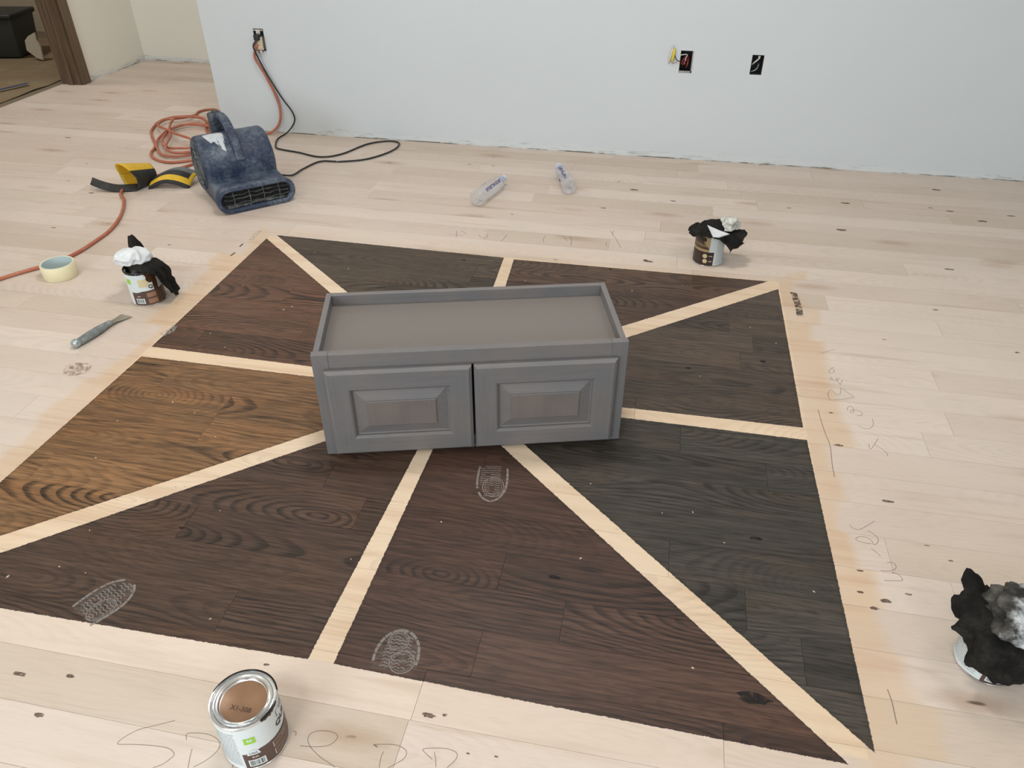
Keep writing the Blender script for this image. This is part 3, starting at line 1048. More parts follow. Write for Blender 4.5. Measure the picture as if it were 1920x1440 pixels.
RG = 'rags left on the stain cans'
RW = 'white cloths on the stain cans'
def crumple(name, label, loc, rad, rz, seed, m, amp=0.22, fq=22.0, squash=0.35):
    """a wadded cloth: a ball folded in on itself with sharp creases"""
    bm = bmesh.new()
    bmesh.ops.create_icosphere(bm, subdivisions=5, radius=1.0)
    so = Vector((seed * 11.3, seed * 5.7, seed * 2.1))
    for v in bm.verts:
        d = v.co.normalized()
        p = Vector((d.x * rad[0], d.y * rad[1], d.z * rad[2]))
        w = p + Vector((mnoise.noise(p * fq * 0.6 + so), mnoise.noise(p * fq * 0.6 + so * 2), 0)) * 0.02
        n1 = 1 - 2.2 * abs(mnoise.noise(w * fq + so))
        n2 = 1 - 2.2 * abs(mnoise.noise(w * fq * 2.1 + so * 3))
        q = p * (1 + amp * (0.75 * n1 + 0.35 * n2 - 0.35))
        if q.z < -rad[2] * squash:
            q.z = -rad[2] * squash + (q.z + rad[2] * squash) * 0.15
        v.co = q
    o = obj(name, bm, m, None, smooth=True)
    o.location = loc
    o.rotation_euler = (0, 0, rz)
    return tag(o, label, 'cloth', RW)
rag('black_rag', 'black rag drooping over the can beside the masking tape roll', 'rag', (-1.676, 2.018), -50,
    [(-180, 0.150, -58), (-164, 0.082, -20), (-130, 0.054, 0), (-80, 0.040, 0), (-30, 0.046, 10), (8, 0.056, 30), (30, 0.070, 55), (44, 0.150, 72), (70, 0.175, 76), (104, 0.160, 74), (130, 0.10, 40), (150, 0.08, 10)], 0.026, 0.013, 1, M['rag_black'], RG, fq=17.0)
crumple('white_cloth', 'white crumpled cloth on the can beside the masking tape roll', (-1.694, 2.020, CHT + 0.030), (0.052, 0.038, 0.030), R(35), 5, M['rag_white'], 0.30, 26.0)
rag('black_rag', 'black rag folded over the can with round badges', 'rag', (0.2205, 2.700), -94,
    [(-180, 0.066, -30), (-130, 0.074, 0), (-108, 0.090, 34), (-92, 0.080, 40), (-60, 0.078, 44), (-36, 0.066, 52), (-8, 0.060, 60), (26, 0.066, 60), (50, 0.112, 54), (76, 0.122, 30), (100, 0.118, -8), (140, 0.07, -10)], 0.040, 0.012, 8, M['rag_black'], RG, fq=17.0)
crumple('white_cloth', 'soiled white cloth bunched on the can with round badges', (0.276, 2.706, CHT + 0.022), (0.036, 0.030, 0.026), R(20), 12, M['rag_soiled'], 0.42, 36.0)
rag('black_rag', 'large stiff black rag with a raised corner, hiding most of its can', 'rag', (0.727, 1.040), -125,
    [(-180, 0.075, 0), (-150, 0.080, -5), (-124, 0.090, -15), (-110, 0.118, -34), (-99, 0.085, -5), (-84, 0.086, 40), (-58, 0.086, 62), (-34, 0.096, 72), (-8, 0.126, 75), (20, 0.134, 76), (50, 0.115, 72), (90, 0.14, 60), (120, 0.12, 20), (150, 0.10, -10)], 0.028, 0.016, 21, M['rag_black'], RG, fq=19.0)
crumple('white_cloth', 'grey and white stained cloth on the large black rag', (0.748, 1.020, CHT + 0.034), (0.070, 0.060, 0.036), R(-20), 27, M['rag_half'], 0.42, 24.0)
# folded white corner tucked in the rag on the badge can
b = bmesh.new()
tri = [(-0.024, -0.052, CHT + 0.040), (0.006, -0.0690, CHT - 0.006), (0.060, -0.056, CHT + 0.014), (0.020, -0.052, CHT + 0.024)]
vv = [b.verts.new(p) for p in tri]
b.faces.new(vv)
bmesh.ops.triangulate(b, faces=b.faces[:])
bmesh.ops.subdivide_edges(b, edges=b.edges[:], cuts=3, use_grid_fill=True)
o = obj('paper_corner', b, M['rag_white'], None, smooth=True)
o.location = (0.2205, 2.700, 0)
o.modifiers.new('thickness', 'SOLIDIFY').thickness = 0.001
tag(o, 'folded white paper corner tucked into the badge can rag', 'paper')

# ------------------------------------------------------------------ masking tape roll
M['tape'] = plain('masking_tape_cream', lin(232, 222, 184), 0.6, var=0.03)
M['core'] = plain('tape_core_pale_blue', lin(190, 206, 206), 0.7, var=0.04)
t = thing('masking_tape_roll', 'cream masking tape roll standing on the floor by the orange cord', 'tape', (-2.092, 2.112, 0.0003), 0)
b = bmesh.new()
lathe(b, [(0.0525, 0.001), (0.056, 0.0), (0.0575, 0.0015), (0.0575, 0.0505), (0.056, 0.052), (0.0525, 0.051)], 56)
obj('tape_layers', b, M['tape'], t, auto=50)
b = bmesh.new()
lathe(b, [(0.0525, 0.001), (0.0525, 0.0515), (0.0495, 0.0515), (0.0495, 0.001), (0.0525, 0.001)], 56)
obj('core', b, M['core'], t, auto=50)

# ------------------------------------------------------------------ putty knife
M['knife_grip'] = dusty('worn_grey_grip', lin(106, 112, 112), lin(176, 182, 180), 0.45, 0.6, 60)
M['steel'] = plain('knife_steel', (0.62, 0.60, 0.56, 1), 0.3, 1.0, var=0.2, vs=90)
M['cap'] = plain('hammer_cap', lin(176, 188, 190), 0.25, 0.8)
kx, ky = -1.722, 1.686
ka = math.atan2(1.880 - 1.686, -1.688 + 1.722)
t = thing('putty_knife', 'grey-handled putty knife lying on the bare floor', 'putty knife', (kx, ky, 0.0003), ka)
b = bmesh.new()
rows = []
prof = [(0.016, 0.011, 0.010), (0.022, 0.0135, 0.012), (0.04, 0.0150, 0.013), (0.07, 0.0170, 0.0135), (0.10, 0.0165, 0.012), (0.125, 0.0125, 0.010), (0.140, 0.0115, 0.0085), (0.150, 0.0130, 0.007)]
for x, w, h in prof:
    rows.append([b.verts.new((x, w * math.cos(2 * PI * i / 16), 0.0125 + h * 0.9 * math.sin(2 * PI * i / 16))) for i in range(16)])
for p, q in zip(rows, rows[1:]):
    for i in range(16):
        b.faces.new((p[i], p[(i + 1) % 16], q[(i + 1) % 16], q[i]))
b.faces.new(rows[0]); b.faces.new(rows[-1])
obj('handle', b, M['knife_grip'], t, auto=60)
b = bmesh.new()
rows = []
for x, rr in ((-0.004, 0.006), (-0.002, 0.0115), (0.004, 0.0138), (0.012, 0.0138), (0.017, 0.0115)):
    rows.append([b.verts.new((x, rr * math.cos(2 * PI * i / 18), 0.0145 + rr * math.sin(2 * PI * i / 18))) for i in range(18)])
for p, q in zip(rows, rows[1:]):
    for i in range(18):
        b.faces.new((p[i], p[(i + 1) % 18], q[(i + 1) % 18], q[i]))
b.faces.new(rows[0]); b.faces.new(rows[-1])
obj('hammer_cap', b, M['cap'], t, auto=60)
b = bmesh.new()
bl = [(0.146, 0.008, 0.0105), (0.165, 0.011, 0.009), (0.215, 0.024, 0.0012)]
up = [(b.verts.new((x, -w, z + 0.0006)), b.verts.new((x, w, z + 0.0006))) for x, w, z in bl]
dn = [(b.verts.new((x, -w, z - 0.0006)), b.verts.new((x, w, z - 0.0006))) for x, w, z in bl]
for i in range(2):
    b.faces.new((up[i][0], up[i][1], up[i + 1][1], up[i + 1][0]))
    b.faces.new((dn[i][0], dn[i + 1][0], dn[i + 1][1], dn[i][1]))
    b.faces.new((up[i][0], up[i + 1][0], dn[i + 1][0], dn[i][0]))
    b.faces.new((up[i][1], dn[i][1], dn[i + 1][1], up[i + 1][1]))
b.faces.new((up[0][0], dn[0][0], dn[0][1], up[0][1]))
b.faces.new((up[2][0], up[2][1], dn[2][1], dn[2][0]))
obj('blade', b, M['steel'], t)

# ------------------------------------------------------------------ blue air mover
M['blue'] = dusty('scuffed_blue_plastic', lin(38, 50, 74), lin(118, 128, 138), 0.5, 0.75, 9)
M['blue_dark'] = dusty('dark_blue_plastic', lin(26, 33, 48), lin(96, 104, 110), 0.5, 0.7, 14)
M['grille'] = dusty('dusty_grille_wire', lin(70, 76, 80), lin(150, 156, 156), 0.5, 0.8, 40)
M['black_in'] = plain('dark_interior', lin(16, 16, 17), 0.9)
M['impeller'] = dusty('dusty_impeller', lin(40, 42, 42), lin(122, 126, 122), 0.7, 0.9, 30)
M['sticker'] = dusty('torn_foil_sticker', lin(206, 210, 214), lin(150, 154, 160), 0.5, 0.5, 60)
bl = thing('air_mover', 'scuffed blue air mover blower on the floor by the wall', 'blower', (-1.862, 3.025, 0.0003), R(45))
HW, RD, ZC = 0.152, 0.124, 0.136
MY = -0.255    # mouth plane
prof = []
for i in range(0, 41):
    a = R(-80) + (R(196) - R(-80)) * i / 40      # from the bottom round the back and over the top
    prof.append((RD * math.cos(a), ZC + RD * math.sin(a)))
prof += [(-0.150, 0.100), (-0.185, 0.098), (MY, 0.098), (MY, 0.008), (-0.12, 0.006)]
b = bmesh.new()
rounds = [(-HW, 0.016), (-HW + 0.003, 0.008), (-HW + 0.010, 0.002), (-HW + 0.018, 0.0), (HW - 0.018, 0.0), (HW - 0.010, 0.002), (HW - 0.003, 0.008), (HW, 0.016)]
cxp = sum(p[0] for p in prof) / len(prof)
czp = sum(p[1] for p in prof) / len(prof)
rows = []
for x, ins in rounds:
    ring = []
    m_ = len(prof)
    for i, (y, z) in enumerate(prof):
        ya, za = prof[i - 1]
        yb, zb = prof[(i + 1) % m_]
        ty, tz = yb - ya, zb - za
        l = math.hypot(ty, tz) or 1
        ny, nz = tz / l, -ty / l
        ring.append(b.verts.new((x, y - ny * ins, max(z - nz * ins, 0.004))))
    rows.append(ring)
for p, q in zip(rows, rows[1:]):
    for i in range(len(prof)):
        j = (i + 1) % len(prof)
        b.faces.new((p[i], p[j], q[j], q[i]))
b.faces.new(rows[0]); b.faces.new(rows[-1])
obj('housing', b, M['blue'], bl, auto=50)

def stadium(w, h, n=10):
    """rounded slot outline in x-z, centred"""
    pts = []
    r = h / 2
    for i in range(n + 1):
        a = -PI / 2 + PI * i / n
        pts.append((w / 2 - r + r * math.cos(a), r * math.sin(a)))
    for i in range(n + 1):
        a = PI / 2 + PI * i / n
        pts.append((-w / 2 + r + r * math.cos(a), r * math.sin(a)))
    return pts
b = bmesh.new()
zc = 0.056
rings = []
for w, h, y in ((0.318, 0.100, MY + 0.045), (0.338, 0.110, MY + 0.012), (0.342, 0.112, MY - 0.010), (0.336, 0.108, MY - 0.020), (0.312, 0.084, MY - 0.022), (0.300, 0.072, MY - 0.016), (0.296, 0.068, MY + 0.030), (0.292, 0.066, MY + 0.035)):
    rings.append([b.verts.new((x, y, zc + z)) for x, z in stadium(w, h)])
for p, q in zip(rings, rings[1:]):
    for i in range(len(p)):
        j = (i + 1) % len(p)
        b.faces.new((p[i], p[j], q[j], q[i]))
mo = obj('outlet_mouth', b, M['blue'], bl, auto=50)
b = bmesh.new()
b.faces.new([b.verts.new((x, MY - 0.0035, zc + z)) for x, z in stadium(0.297, 0.069)])
obj('outlet_interior', b, M['black_in'], bl)
for x in (-0.098, -0.030, 0.030, 0.098):
    b = bmesh.new()
    tube(b, [(x, MY - 0.011, zc - 0.036), (x + 0.002, MY - 0.014, zc), (x, MY - 0.011, zc + 0.036)], 0.0016, 6)
    obj('grille_bar', b, M['grille'], bl)
for z in (-0.018, 0.002, 0.020):
    b = bmesh.new()
    g = random.Random(int(z * 1000) + 50)
    tube(b, [(-0.14 + 0.028 * i, MY - 0.009, zc + z + g.uniform(-0.004, 0.004)) for i in range(11)], 0.0022, 6)
    obj('grille_bar', b, M['impeller'], bl)
# lint and dust caught along the bottom of the grille
b = bmesh.new()
g = random.Random(4)
tube(b, [(-0.13 + 0.02 * i, MY - 0.008, zc - 0.027 + g.uniform(-0.004, 0.004)) for i in range(14)], [0.004 + g.uniform(0, 0.004) for i in range(14)], 7)
obj('lint', b, M['impeller'], bl, smooth=True)
# round inlets on both sides
for sx in (-1, 1):
    b = bmesh.new()
    n = 36
    def ringv(rr, dx):
        return [b.verts.new((sx * (HW + dx), rr * math.cos(2 * PI * i / n), ZC - 0.006 + rr * math.sin(2 * PI * i / n))) for i in range(n)]
    rs = [ringv(0.098, -0.004), ringv(0.096, 0.005), ringv(0.088, 0.005), ringv(0.086, -0.001)]
    for p, q in zip(rs, rs[1:]):
        for i in range(n):
            b.faces.new((p[i], p[(i + 1) % n], q[(i + 1) % n], q[i]))
    obj('inlet_ring', b, M['blue'], bl, auto=50)
    b = bmesh.new()
    b.faces.new([b.verts.new((sx * (HW + 0.0006), 0.087 * math.cos(2 * PI * i / n), ZC - 0.006 + 0.087 * math.sin(2 * PI * i / n))) for i in range(n)])
    obj('inlet_interior', b, M['black_in'], bl)
    for rr in (0.030, 0.050, 0.070):
        b = bmesh.new()
        tube(b, [(sx * (HW + 0.003), rr * math.cos(2 * PI * i / 24), ZC - 0.006 + rr * math.sin(2 * PI * i / 24)) for i in range(25)], 0.0032, 6)
        obj('inlet_guard_ring', b, M['grille'], bl)
    for k_ in range(6):
        a = k_ * PI / 3 + 0.3
        b = bmesh.new()
        tube(b, [(sx * (HW + 0.003), 0.012 * math.cos(a), ZC - 0.006 + 0.012 * math.sin(a)), (sx * (HW + 0.003), 0.088 * math.cos(a), ZC - 0.006 + 0.088 * math.sin(a))], 0.0034, 6)
        obj('inlet_guard_spoke', b, M['grille'], bl)
    b = bmesh.new()
    n2 = 20
    ra = [b.verts.new((sx * (HW + 0.001), 0.026 * math.cos(2 * PI * i / n2), ZC - 0.006 + 0.026 * math.sin(2 * PI * i / n2))) for i in range(n2)]
    rb = [b.verts.new((sx * (HW + 0.006), 0.022 * math.cos(2 * PI * i / n2), ZC - 0.006 + 0.022 * math.sin(2 * PI * i / n2))) for i in range(n2)]
    for i in range(n2):
        b.faces.new((ra[i], ra[(i + 1) % n2], rb[(i + 1) % n2], rb[i]))
    b.faces.new(rb)
    obj('inlet_hub', b, M['impeller'], bl)
# carrying handle: a strap from the switch block at the back over to the front
hp = catmull([(0.0, 0.130, 0.236), (0, 0.128, 0.270), (0, 0.105, 0.302), (0, 0.055, 0.310), (0, -0.005, 0.298), (0, -0.060, 0.262), (0, -0.100, 0.215), (0, -0.122, 0.168)], 5)
b = bmesh.new()
rows = []
for i, p in enumerate(hp):
    tt = (hp[min(i + 1, len(hp) - 1)] - hp[max(i - 1, 0)]).normalized()
    s = Vector((1, 0, 0))
    n_ = tt.cross(s).normalized()
    hw, hh = 0.019, 0.013
    rows.append([b.verts.new(p + s * hw * math.copysign(abs(math.cos(a)) ** 0.6, math.cos(a)) + n_ * hh * math.copysign(abs(math.sin(a)) ** 0.6, math.sin(a))) for a in [2 * PI * k_ / 14 for k_ in range(14)]])
for p, q in zip(rows, rows[1:]):
    for i in range(14):
        b.faces.new((p[i], p[(i + 1) % 14], q[(i + 1) % 14], q[i]))
b.faces.new(rows[0]); b.faces.new(rows[-1])
obj('handle', b, M['blue'], bl, auto=60)
b = bmesh.new()
box(b, -0.040, 0.026, 0.100, 0.160, 0.190, 0.312)
bmesh.ops.bevel(b, geom=b.edges[:], offset=0.014, segments=4, affect='EDGES', profile=0.5)
obj('switch_block', b, M['blue_dark'], bl, auto=50)
b = bmesh.new()
lathe(b, [(0, 0.006), (0.012, 0.006), (0.014, 0), (0.014, -0.004)], 20)
o = obj('knob', b, M['blue_dark'], bl, auto=50)
o.location = (-0.006, 0.132, 0.314)
# torn foil sticker following the curve of the drum
b = bmesh.new()
def drum(x, adeg, e=0.0009):
    a = R(adeg)
    return b.verts.new((x, (RD + e) * math.cos(a), ZC + (RD + e) * math.sin(a)))
cols = [(-0.112, 92, 98), (-0.104, 90, 112), (-0.094, 90, 122), (-0.082, 89, 118), (-0.070, 89, 128), (-0.058, 90, 140), (-0.046, 90, 144), (-0.038, 92, 120), (-0.030, 94, 104)]
rows = [[drum(x, a0 + (a1 - a0) * i / 5) for i in range(6)] for x, a0, a1 in cols]
for p, q in zip(rows, rows[1:]):
    for i in range(5):
        b.faces.new((p[i], p[i + 1], q[i + 1], q[i]))
obj('sticker', b, M['sticker'], bl, smooth=True)
for sx in (-0.12, 0.12):
    for sy in (-0.2, 0.06):
        obj('foot', bbox(sx - 0.015, sx + 0.015, sy - 0.012, sy + 0.012, 0, 0.012, 0.002), M['black_in'], bl)

# ------------------------------------------------------------------ cords
M['orange'] = dusty('orange_cord', lin(176, 98, 72), lin(190, 136, 114), 0.55, 0.75, 20)
M['black_cord'] = plain('black_cord', lin(30, 30, 31), 0.45)
OR = 0.0066
def lift(pts, z=OR + 0.0004):
    return [(p[0], p[1], p[2] if len(p) > 2 else z) for p in pts]
loopA = [(-2.18, 3.40), (-2.28, 3.303), (-2.368, 3.262), (-2.47, 3.304), (-2.529, 3.373), (-2.569, 3.474), (-2.682, 3.621), (-2.74, 3.712), (-2.785, 3.851), (-2.765, 3.935), (-2.714, 3.969), (-2.635, 3.990), (-2.54, 3.93), (-2.44, 3.76)]
conn1 = [(-2.30, 3.60, 0.012), (-2.22, 3.45, 0.016)]
loopB = [(-2.319, 3.358, 0.014), (-2.383, 3.329, 0.014), (-2.444, 3.341, 0.014), (-2.501, 3.395, 0.014), (-2.563, 3.476, 0.014), (-2.61, 3.581, 0.014), (-2.633, 3.715, 0.014), (-2.605, 3.808, 0.014), (-2.54, 3.841, 0.015), (-2.42, 3.80, 0.018)]
conn2 = [(-2.30, 3.68, 0.018), (-2.26, 3.54, 0.022)]
loopC = [(-2.33, 3.445, 0.024), (-2.40, 3.420, 0.024), (-2.45, 3.420, 0.022), (-2.504, 3.453, 0.022), (-2.55, 3.513, 0.022), (-2.59, 3.603, 0.022), (-2.609, 3.701, 0.024), (-2.59, 3.775, 0.025), (-2.503, 3.795, 0.026), (-2.40, 3.76, 0.026)]
conn3 = [(-2.30, 3.64, 0.028), (-2.33, 3.54, 0.030)]
strandD = [(-2.424, 3.538, 0.034), (-2.52, 3.59, 0.032), (-2.603, 3.646, 0.030), (-2.70, 3.72, 0.022), (-2.742, 3.79, 0.020), (-2.745, 3.87, 0.018), (-2.69, 3.90, 0.018), (-2.655, 3.935, 0.018), (-2.652, 4.014, 0.008), (-2.668, 4.074, 0.007), (-2.645, 4.125, 0.007), (-2.590, 4.135, 0.007), (-2.510, 4.06, 0.007), (-2.46, 3.93, 0.007), (-2.42, 3.80, 0.008), (-2.32, 3.740, 0.012), (-2.20, 3.745, 0.010)]
# up the wall to the outlet
up_wall = [(-2.085, 3.775, 0.010), (-2.030, 3.800, 0.050), (-2.012, 3.812, 0.115), (-2.024, 3.816, 0.195), (-2.062, 3.812, 0.300), (-2.097, 3.805, 0.380), (-2.090, 3.803, 0.418), (-2.083, 3.812, 0.435)]
# the free end leads off under the pad towards the tape roll
tail = [(-2.281 - 0.09, 1.86), (-2.30, 1.98), (-2.281, 2.031), (-2.241, 2.095), (-2.190, 2.165), (-2.150, 2.262), (-2.145, 2.386), (-2.155, 2.502), (-2.205, 2.641), (-2.281, 2.775), (-2.347, 2.85), (-2.372, 2.93), (-2.352, 3.02), (-2.30, 3.12), (-2.215, 3.30)]
loopE = [(-2.27, 3.40, 0.034), (-2.36, 3.350, 0.026), (-2.43, 3.370, 0.028), (-2.48, 3.44, 0.030), (-2.53, 3.56, 0.032), (-2.600, 3.67, 0.034), (-2.66, 3.78, 0.030), (-2.69, 3.88, 0.026), (-2.62, 3.92, 0.026), (-2.50, 3.86, 0.034), (-2.38, 3.72, 0.036)]
conn4 = [(-2.30, 3.58, 0.038), (-2.33, 3.50, 0.040)]
pts = catmull(lift(tail)[:-1] + lift(loopA) + conn1 + loopB + conn2 + loopC + conn3[:1] + loopE + conn4 + [(p[0], p[1], p[2] + 0.008) for p in strandD[:4]] + strandD[4:] + up_wall, 7)
b = bmesh.new()
tube(b, pts, OR, 9)
cord = thing('extension_cord', 'orange extension cord coiled behind the blower and plugged into the wall', 'cord')
obj('cable', b, M['orange'], cord, smooth=True)
b = bmesh.new()
tube(b, [(-2.083, 3.812, 0.432), (-2.083, 3.812, 0.440), (-2.081, 3.822, 0.452), (-2.078, 3.832, 0.456)], [0.007, 0.011, 0.013, 0.013], 12)
obj('plug', b, M['orange'], cord, smooth=True)

bc = thing('power_cord', 'thin black power cord looping from the outlet to the blower', 'cord')
bw = [(-2.062, 3.806, 0.478), (-2.086, 3.792, 0.450), (-2.084, 3.792, 0.420), (-2.056, 3.806, 0.325), (-1.993, 3.812, 0.195), (-1.943, 3.812, 0.118), (-1.938, 3.806, 0.070), (-1.975, 3.780, 0.020), (-2.000, 3.712, 0.006), (-1.965, 3.610, 0.006), (-1.925, 3.561, 0.006), (-1.801, 3.528, 0.006), (-1.667, 3.487, 0.006), (-1.577, 3.55, 0.006), (-1.505, 3.72, 0.006), (-1.413, 3.79, 0.006), (-1.345, 3.765, 0.006), (-1.345, 3.645, 0.006), (-1.423, 3.507, 0.006), (-1.539, 3.444, 0.006), (-1.640, 3.425, 0.006), (-1.680, 3.31, 0.006), (-1.690, 3.21, 0.010), (-1.722, 3.155, 0.030), (-1.745, 3.135, 0.048)]
b = bmesh.new()
tube(b, catmull(bw, 7), 0.0042, 8)
obj('cable', b, M['black_cord'], bc, smooth=True)
b = bmesh.new()
box(b, -2.086, -2.056, 3.800, 3.826, 0.468, 0.496)
bmesh.ops.bevel(b, geom=b.edges[:], offset=0.006, segments=3, affect='EDGES', profile=0.5)
obj('plug', b, M['black_cord'], bc, auto=50)
b = bmesh.new()
tube(b, [(-1.560, 3.4395, 0.006), (-1.535, 3.447, 0.006)], 0.0046, 8)
obj('cord_tag', b, M['paper_white'], bc)

# ------------------------------------------------------------------ yellow and black curled pad
M['pad_yellow'] = dusty('yellow_padding', lin(226, 182, 44), lin(190, 150, 50), 0.6, 0.5, 30)
M['pad_black'] = dusty('black_padding', lin(34, 34, 34), lin(70, 70, 68), 0.7, 0.6, 30)
M['pad_grey'] = dusty('grey_padding', lin(104, 108, 108), lin(130, 134, 132), 0.7, 0.5, 30)
pad = thing('knee_pad', 'curled yellow and black padded strap lying beside the blower', 'pad', (-2.315, 2.955, 0.0003), R(12))
# arched panel on the right, local x along its length
def arch_mat(s, w):
    if w < 0.10:
        return 0
    if w < 0.36 or (s > 0.90 and w < 0.8):
        return 1
    if w < 0.62 and s < 0.93:
        return 0
    return 2
P_, S_, W_ = [], [], []
for i in range(25):
    s = i / 24
    P_.append((0.050 + 0.185 * s, 0.012 + 0.030 * s, 0.018 + 0.046 * math.sin(PI * (0.10 + 0.80 * s)) ** 1.2))
    S_.append((0.16, 0.95, 0.25))
    W_.append(0.044 + 0.020 * min(1, s * 1.7))
b = bmesh.new()
strip(b, P_, S_, W_, mi_fn=arch_mat, nw=18, curl=lambda s, w: -0.016 * w * w)
o = obj('shell', b, [M['pad_black'], M['pad_yellow'], M['pad_grey']], pad, smooth=True)
md = o.modifiers.new('thickness', 'SOLIDIFY'); md.thickness = 0.008; md.offset = -1
# rolled sleeve: an open curl whose mouth faces away from the blower
b = bmesh.new()
rows = []
for i in range(33):
    s = i / 32
    a = R(-182 + 364 * s)      # 0 faces the viewer side (-y), 90 is up
    row = []
    for k_ in range(11):
        w = k_ / 10
        rr = 0.064 - 0.022 * w
        y = -rr * math.cos(a) * 0.80
        z = rr + 0.003 + rr * math.sin(a)
        x = -0.050 + 0.120 * w - 0.030 * math.sin(a) * (1 - w) * (1.0 if math.sin(a) > 0 else 0.2)
        row.append(b.verts.new((x * math.cos(R(62)) - y * math.sin(R(62)), x * math.sin(R(62)) + y * math.cos(R(62)), z)))
    rows.append(row)
for i in range(32):
    for k_ in range(10):
        f = b.faces.new((rows[i][k_], rows[i][k_ + 1], rows[i + 1][k_ + 1], rows[i + 1][k_]))
        f.material_index = 0 if i < 19 else 1
for f in b.faces:
    f.normal_update()
me = bpy.data.meshes.new('sleeve')
b.to_mesh(me); b.free()
for m_ in (M['pad_black'], M['pad_yellow'], M['pad_yellow']):
    me.materials.append(m_)
o = link('sleeve', me, None, pad, smooth=True)
md = o.modifiers.new('thickness', 'SOLIDIFY'); md.thickness = 0.004; md.offset = 1; md.material_offset = 1
# black strap end trailing off to the side
P_, S_, W_ = [], [], []
for i in range(17):
    s = i / 16
    P_.append((0.00 - 0.205 * s, -0.034 + 0.012 * s - 0.018 * math.sin(PI * s), 0.010 + 0.050 * max(0, s - 0.35) ** 1.5))
    S_.append((0.0, 0.85, 0.42))
    W_.append(0.022)
b = bmesh.new()
strip(b, P_, S_, W_, nw=4)
o = obj('strap', b, M['pad_black'], pad, smooth=True)
md = o.modifiers.new('thickness', 'SOLIDIFY'); md.thickness = 0.005; md.offset = 1

# ------------------------------------------------------------------ empty plastic bottles
def plastic():
    k = NT('clear_bottle_plastic')
    tr = k.n('ShaderNodeBsdfTransparent')
    tr.inputs[0].default_value = (0.985, 0.985, 0.995, 1)
    gl = k.n('ShaderNodeBsdfGlossy')
    gl.inputs['Roughness'].default_value = 0.08
    gl.inputs['Color'].default_value = (1, 1, 1, 1)
    df = k.n('ShaderNodeBsdfDiffuse')
    df.inputs['Color'].default_value = (0.85, 0.87, 0.92, 1)
    fr = k.n('ShaderNodeFresnel')
    fr.inputs['IOR'].default_value = 1.45
    tc = k.n('ShaderNodeTexCoord').outputs['Object']
    bp = k.n('ShaderNodeBump')
    bp.inputs['Distance'].default_value = 0.004
    bp.inputs['Strength'].default_value = 0.8
    k.put(bp.inputs['Height'], k.noise(tc, 55.0, 2.0))
    k.t.links.new(bp.outputs[0], gl.inputs['Normal'])
    m1 = k.n('ShaderNodeMixShader')
    k.put(m1.inputs[0], 0.07)
    k.t.links.new(tr.outputs[0], m1.inputs[1])
    k.t.links.new(df.outputs[0], m1.inputs[2])
    m2 = k.n('ShaderNodeMixShader')
    k.put(m2.inputs[0], k.math('MULTIPLY_ADD', fr.outputs[0], 0.45, 0.02, clamp=True))
    k.t.links.new(m1.outputs[0], m2.inputs[1])
    k.t.links.new(gl.outputs[0], m2.inputs[2])
    k.t.links.new(m2.outputs[0], k.out.inputs['Surface'])
    return k.m
M['plastic'] = plastic()
M['frost'] = plain('pale_cap_plastic', lin(214, 218, 226), 0.4)
M['print_blue'] = plain('bottle_print_indigo', lin(72, 70, 128), 0.5)
M['print_light'] = plain('bottle_print_light_blue', lin(176, 186, 214), 0.5)
BP = [(0.0, 0.006), (0.016, 0.004), (0.026, 0.0), (0.0325, 0.005), (0.0345, 0.014), (0.0345, 0.10), (0.0345, 0.165), (0.0320, 0.195), (0.0265, 0.222), (0.0195, 0.243), (0.0145, 0.254), (0.0125, 0.260), (0.0125, 0.262)]
